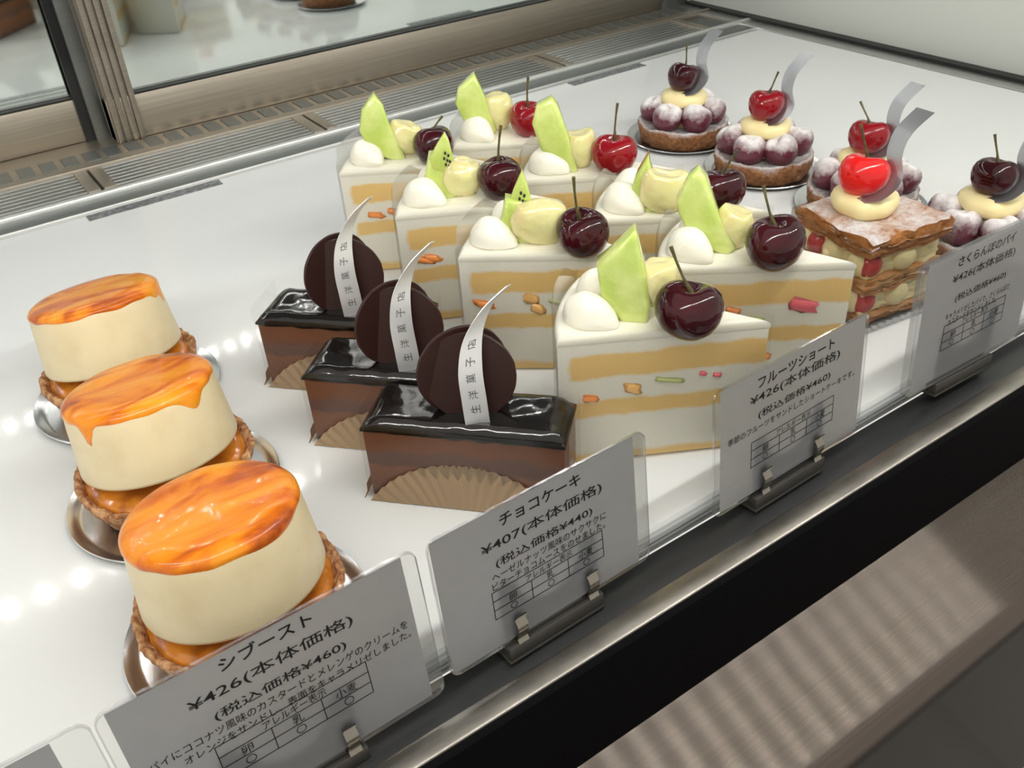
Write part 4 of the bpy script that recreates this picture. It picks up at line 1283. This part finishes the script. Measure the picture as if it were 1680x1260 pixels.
def price_card(pos, yaw, lean, roll, w, h, paper, lines, table, label, thick=0.0010, clips=True, stand=True, small=None):
    """pos: middle of the lower edge; the card's own axes: X along the shelf, Y up the card, Z toward the customer"""
    e1 = Vector((math.cos(yaw), math.sin(yaw), 0)); nb = Vector((-math.sin(yaw), math.cos(yaw), 0))
    e2 = Vector((0, 0, math.cos(lean))) + nb * math.sin(lean)
    a = e1 * math.cos(roll) + e2 * math.sin(roll); b = -e1 * math.sin(roll) + e2 * math.cos(roll)
    z = a.cross(b)
    m = Matrix((a, b, z)).transposed().to_4x4()
    org = Vector(pos) - a * w / 2
    root = empty('price_card', (0, 0, 0), 0, label, 'price card', 'price cards along the front edge')
    root.matrix_world = Matrix.Translation(org) @ m
    for zz, in ((thick / 2,), (-thick / 2,)):
        bm = bmesh.new()
        bm.faces.new([bm.verts.new((x, y, zz)) for x, y in rounded_rect(w, h, 0.0045)])
        put('clear_sleeve', bm, M['film_thick'], root)
    # bright cut edge of the sleeve
    bm = bmesh.new()
    rr = rounded_rect(w, h, 0.0045)
    rr2 = rounded_rect(w - 0.0010, h - 0.0010, 0.0040)
    A = [bm.verts.new((x, y, thick / 2 + 0.00014)) for x, y in rr]
    B = [bm.verts.new((x + 0.0005, y + 0.0005, thick / 2 + 0.00014)) for x, y in rr2]
    C = [bm.verts.new((x, y, -thick / 2 - 0.00014)) for x, y in rr]
    for k in range(len(rr)):
        k2 = (k + 1) % len(rr)
        bm.faces.new((A[k], A[k2], B[k2], B[k]))
        bm.faces.new((C[k], C[k2], A[k2], A[k]))
    put('sleeve_edge', bm, M['tray'], root)
    px0, px1, py0, py1 = paper
    bm = bmesh.new()
    bm.faces.new([bm.verts.new(q) for q in ((px0, py0, 0), (px1, py0, 0), (px1, py1, 0), (px0, py1, 0))])
    put('paper_insert', bm, M['paper'], root, smooth=False)
    for nm, body, x0, x1, y, hh, bold in lines:
        if x1 - x0 <= 0: continue
        me = text_mesh(body, x1 - x0, hh, bold)
        for v in me.vertices: v.co += Vector((x0, y, 0.00022))
        put_mesh(nm, me, M['ink'], root)
    if table:
        tx0, tx1, ty0, ty1 = table
        bm = bmesh.new()
        lw = 0.00032
        def ln(xa, ya, xb, yb):
            add_box(bm, (min(xa, xb) - lw / 2, min(ya, yb) - lw / 2, 0.00016), (max(xa, xb) + lw / 2, max(ya, yb) + lw / 2, 0.00022))
        hh = (ty1 - ty0) / 3
        for k in range(4): ln(tx0, ty0 + hh * k, tx1, ty0 + hh * k)
        ln(tx0, ty0, tx0, ty1); ln(tx1, ty0, tx1, ty1)
        c1, c2 = tx0 + (tx1 - tx0) / 3, tx0 + 2 * (tx1 - tx0) / 3
        ln(c1, ty0, c1, ty0 + 2 * hh); ln(c2, ty0, c2, ty0 + 2 * hh)
        put('allergy_table', bm, M['ink'], root, smooth=False)
        tw = tx1 - tx0
        me = text_mesh('アレルギー表示', tw * 0.42, hh * 0.78, 0.004)
        for v in me.vertices: v.co += Vector((tx0 + tw * 0.29, ty1 - hh * 0.90, 0.00022))
        put_mesh('table_heading', me, M['ink'], root)
        for k, s in enumerate(('卵', '乳', '小麦')):
            cw = hh * 0.80 * len(s)
            cx = tx0 + tw * (k + 0.5) / 3
            me = text_mesh(s, cw, hh * 0.80, 0.004)
            for v in me.vertices: v.co += Vector((cx - cw / 2, ty0 + hh * 1.10, 0.00022))
            put_mesh('allergen_name', me, M['ink'], root)
            bm = bmesh.new()
            ro, ri = hh * 0.36, hh * 0.36 - 0.00032
            A = [bm.verts.new((cx + ro * math.cos(2 * PI * q / 28), ty0 + hh * .5 + ro * math.sin(2 * PI * q / 28), 0.00022)) for q in range(28)]
            B = [bm.verts.new((cx + ri * math.cos(2 * PI * q / 28), ty0 + hh * .5 + ri * math.sin(2 * PI * q / 28), 0.00022)) for q in range(28)]
            for q in range(28): bm.faces.new((A[q], A[(q + 1) % 28], B[(q + 1) % 28], B[q]))
            put('circle_mark', bm, M['ink'], root, smooth=False)
    if not stand: return root
    st = empty('clip_stand', (0, 0, 0), 0, small, 'card holder', 'metal clip stands holding the price cards')
    st.matrix_world = Matrix.Translation(org + a * 0.048) @ m
    # back plate with a round cut-out between two prongs, behind the card
    s0, s1, top, cut = -0.0235, 0.0235, 0.0300, 0.0145
    pts = [(s0, -0.0060), (s1, -0.0060), (s1, top - 0.005), (s1 - 0.001, top - 0.0015), (s1 - 0.004, top)]
    rr_ = cut
    for k in range(17):
        an = R(0 - 180 * k / 16)
        pts.append((rr_ * math.cos(an), 0.0265 + rr_ * math.sin(an) * 0.98))
    pts += [(s0 + 0.004, top), (s0 + 0.001, top - 0.0015), (s0, top - 0.005)]
    bm = bmesh.new()
    zb = -thick / 2 - 0.0009
    extrude_poly(bm, pts, zb - 0.0006, zb)
    put('back_plate', bm, M['plate_metal'], st)
    bm = bmesh.new()
    add_box(bm, (s0, -0.0075, zb - 0.0006), (s1, -0.0010, 0.0026), 0.0006)
    add_box(bm, (s0 - 0.0004, -0.0085, zb - 0.010), (s1, -0.0072, 0.0028), 0.0003)
    put('foot', bm, M['plate_metal'], st)
    for cx in ((-0.0163, 0.0190) if clips else ()):
        path = [(cx, -0.0012, 0.0022), (cx, 0.0012, 0.0014), (cx, 0.0040, 0.0026), (cx, 0.0075, 0.0030), (cx, 0.0105, 0.0014), (cx, 0.0122, 0.0020), (cx, 0.0128, 0.0034)]
        bm, _, _ = ribbon_bm(path, [Vector((0.0024, 0, 0))] * 7, 0.0004, 5)
        put('spring_clip', bm, M['clip'], st)
    return root


S = 0.0
def std_lines(title, price, tax, d1, d2, T, P, X, D1, D2):
    out = []
    for nm, b, (x0, x1, y), hh, bold in (('title', title, T, 0.0054, 0.018), ('price', price, P, 0.0058, 0.008), ('price_with_tax', tax, X, 0.0048, 0.009), ('description', d1, D1, 0.0037, 0.006), ('description', d2, D2, 0.0036, 0.006)):
        if b: out.append((nm, b, x0, x1, y, hh, bold))
    return out


price_card((0.0340, 0.1952, -0.0051), 0.0158, 0.1044, 0.0038, 0.105, 0.0685, (0.0034, 0.0998, 0.0015, 0.0673),
           [(n, b, x0 + .0034, x1 + .0034, y, h, o) for n, b, x0, x1, y, h, o in std_lines('シブースト', '¥426(本体価格)', '(税込価格¥460)', 'パイにココナツ風味のカスタードとメレンゲのクリームを', 'オレンジをサンドし、表面をキャラメリゼしました。',
                     (0.0325, 0.0632, 0.0603), (0.0203, 0.0755, 0.0508), (0.0262, 0.0712, 0.0428), (0.0040, 0.0934, 0.0378), (0.0137, 0.0938, 0.0332))],
           (0.0262, 0.0792, 0.0190, 0.0338), 'price card for 426 yen in front of the nearest caramel topped tart', small='metal clip stand holding the card in front of the caramel topped tarts')
price_card((0.1398, 0.1985, -0.0030), 0.0272, 0.1100, -0.0104, 0.0990, 0.0640, (0.0012, 0.0932, 0.0012, 0.0632),
           std_lines('チョコケーキ', '¥407(本体価格)', '(税込価格¥440)', 'ヘーゼルナッツ風味のサクサクに', 'ビターチョコムースをのせました。',
                     (0.0297, 0.0667, 0.0545), (0.0205, 0.0764, 0.0452), (0.0256, 0.0710, 0.0372), (0.0233, 0.0775, 0.0324), (0.0228, 0.0767, 0.0283)),
           (0.0221, 0.0749, 0.0148, 0.0278), 'price card for 407 yen in front of the nearest chocolate cake', small='metal clip stand holding the card in front of the chocolate cakes')
price_card((0.2742, 0.2000, -0.0027), 0.0235, 0.0963, -0.0022, 0.0984, 0.0645, (0.0040, 0.0970, 0.0012, 0.0635),
           std_lines('フルーツショート', '¥426(本体価格)', '(税込価格¥460)', '季節のフルーツをサンドしたショートケーキです。', None,
                     (0.0260, 0.0753, 0.0550), (0.0215, 0.0797, 0.0475), (0.0268, 0.0740, 0.0392), (0.0084, 0.0913, 0.0338), (0, 0, 0)),
           (0.0230, 0.0776, 0.0160, 0.0292), 'price card for fruit shortcake, in front of the shortcake rows', small='metal clip stand holding the card in front of the fruit shortcakes')
price_card((0.4051, 0.2003, 0.0005), -0.0198, 0.0774, -0.0069, 0.0980, 0.0715, (0.0062, 0.0955, 0.0010, 0.0710),
           std_lines('さくらんぼのパイ', '¥426(本体価格)', '(税込価格¥460)', 'キャラメリゼしたパイで、さくらんぼと', 'カスタードをサンドしました。',
                     (0.0290, 0.0742, 0.0618), (0.0264, 0.0766, 0.0528), (0.0312, 0.0722, 0.0418), (0.0258, 0.0779, 0.0342), (0.0284, 0.0680, 0.0302)),
           (0.0262, 0.0764, 0.0170, 0.0312), 'thick edged price card for cherry pie in front of the layered pastry', thick=0.0034, clips=False, small='metal clip stand behind the card for cherry pie')
price_card((-0.0722, 0.1960, -0.0051), 0.0158, 0.1044, 0.0038, 0.105, 0.0660, (0.0034, 0.0945, 0.0015, 0.0645),
           [('title', 'チーズ', 0.0560, 0.0800, 0.0560, 0.0062, 0.010)], None,
           'price card cut off at the corner, left of the others', small='metal clip stand of the card cut off at the corner')
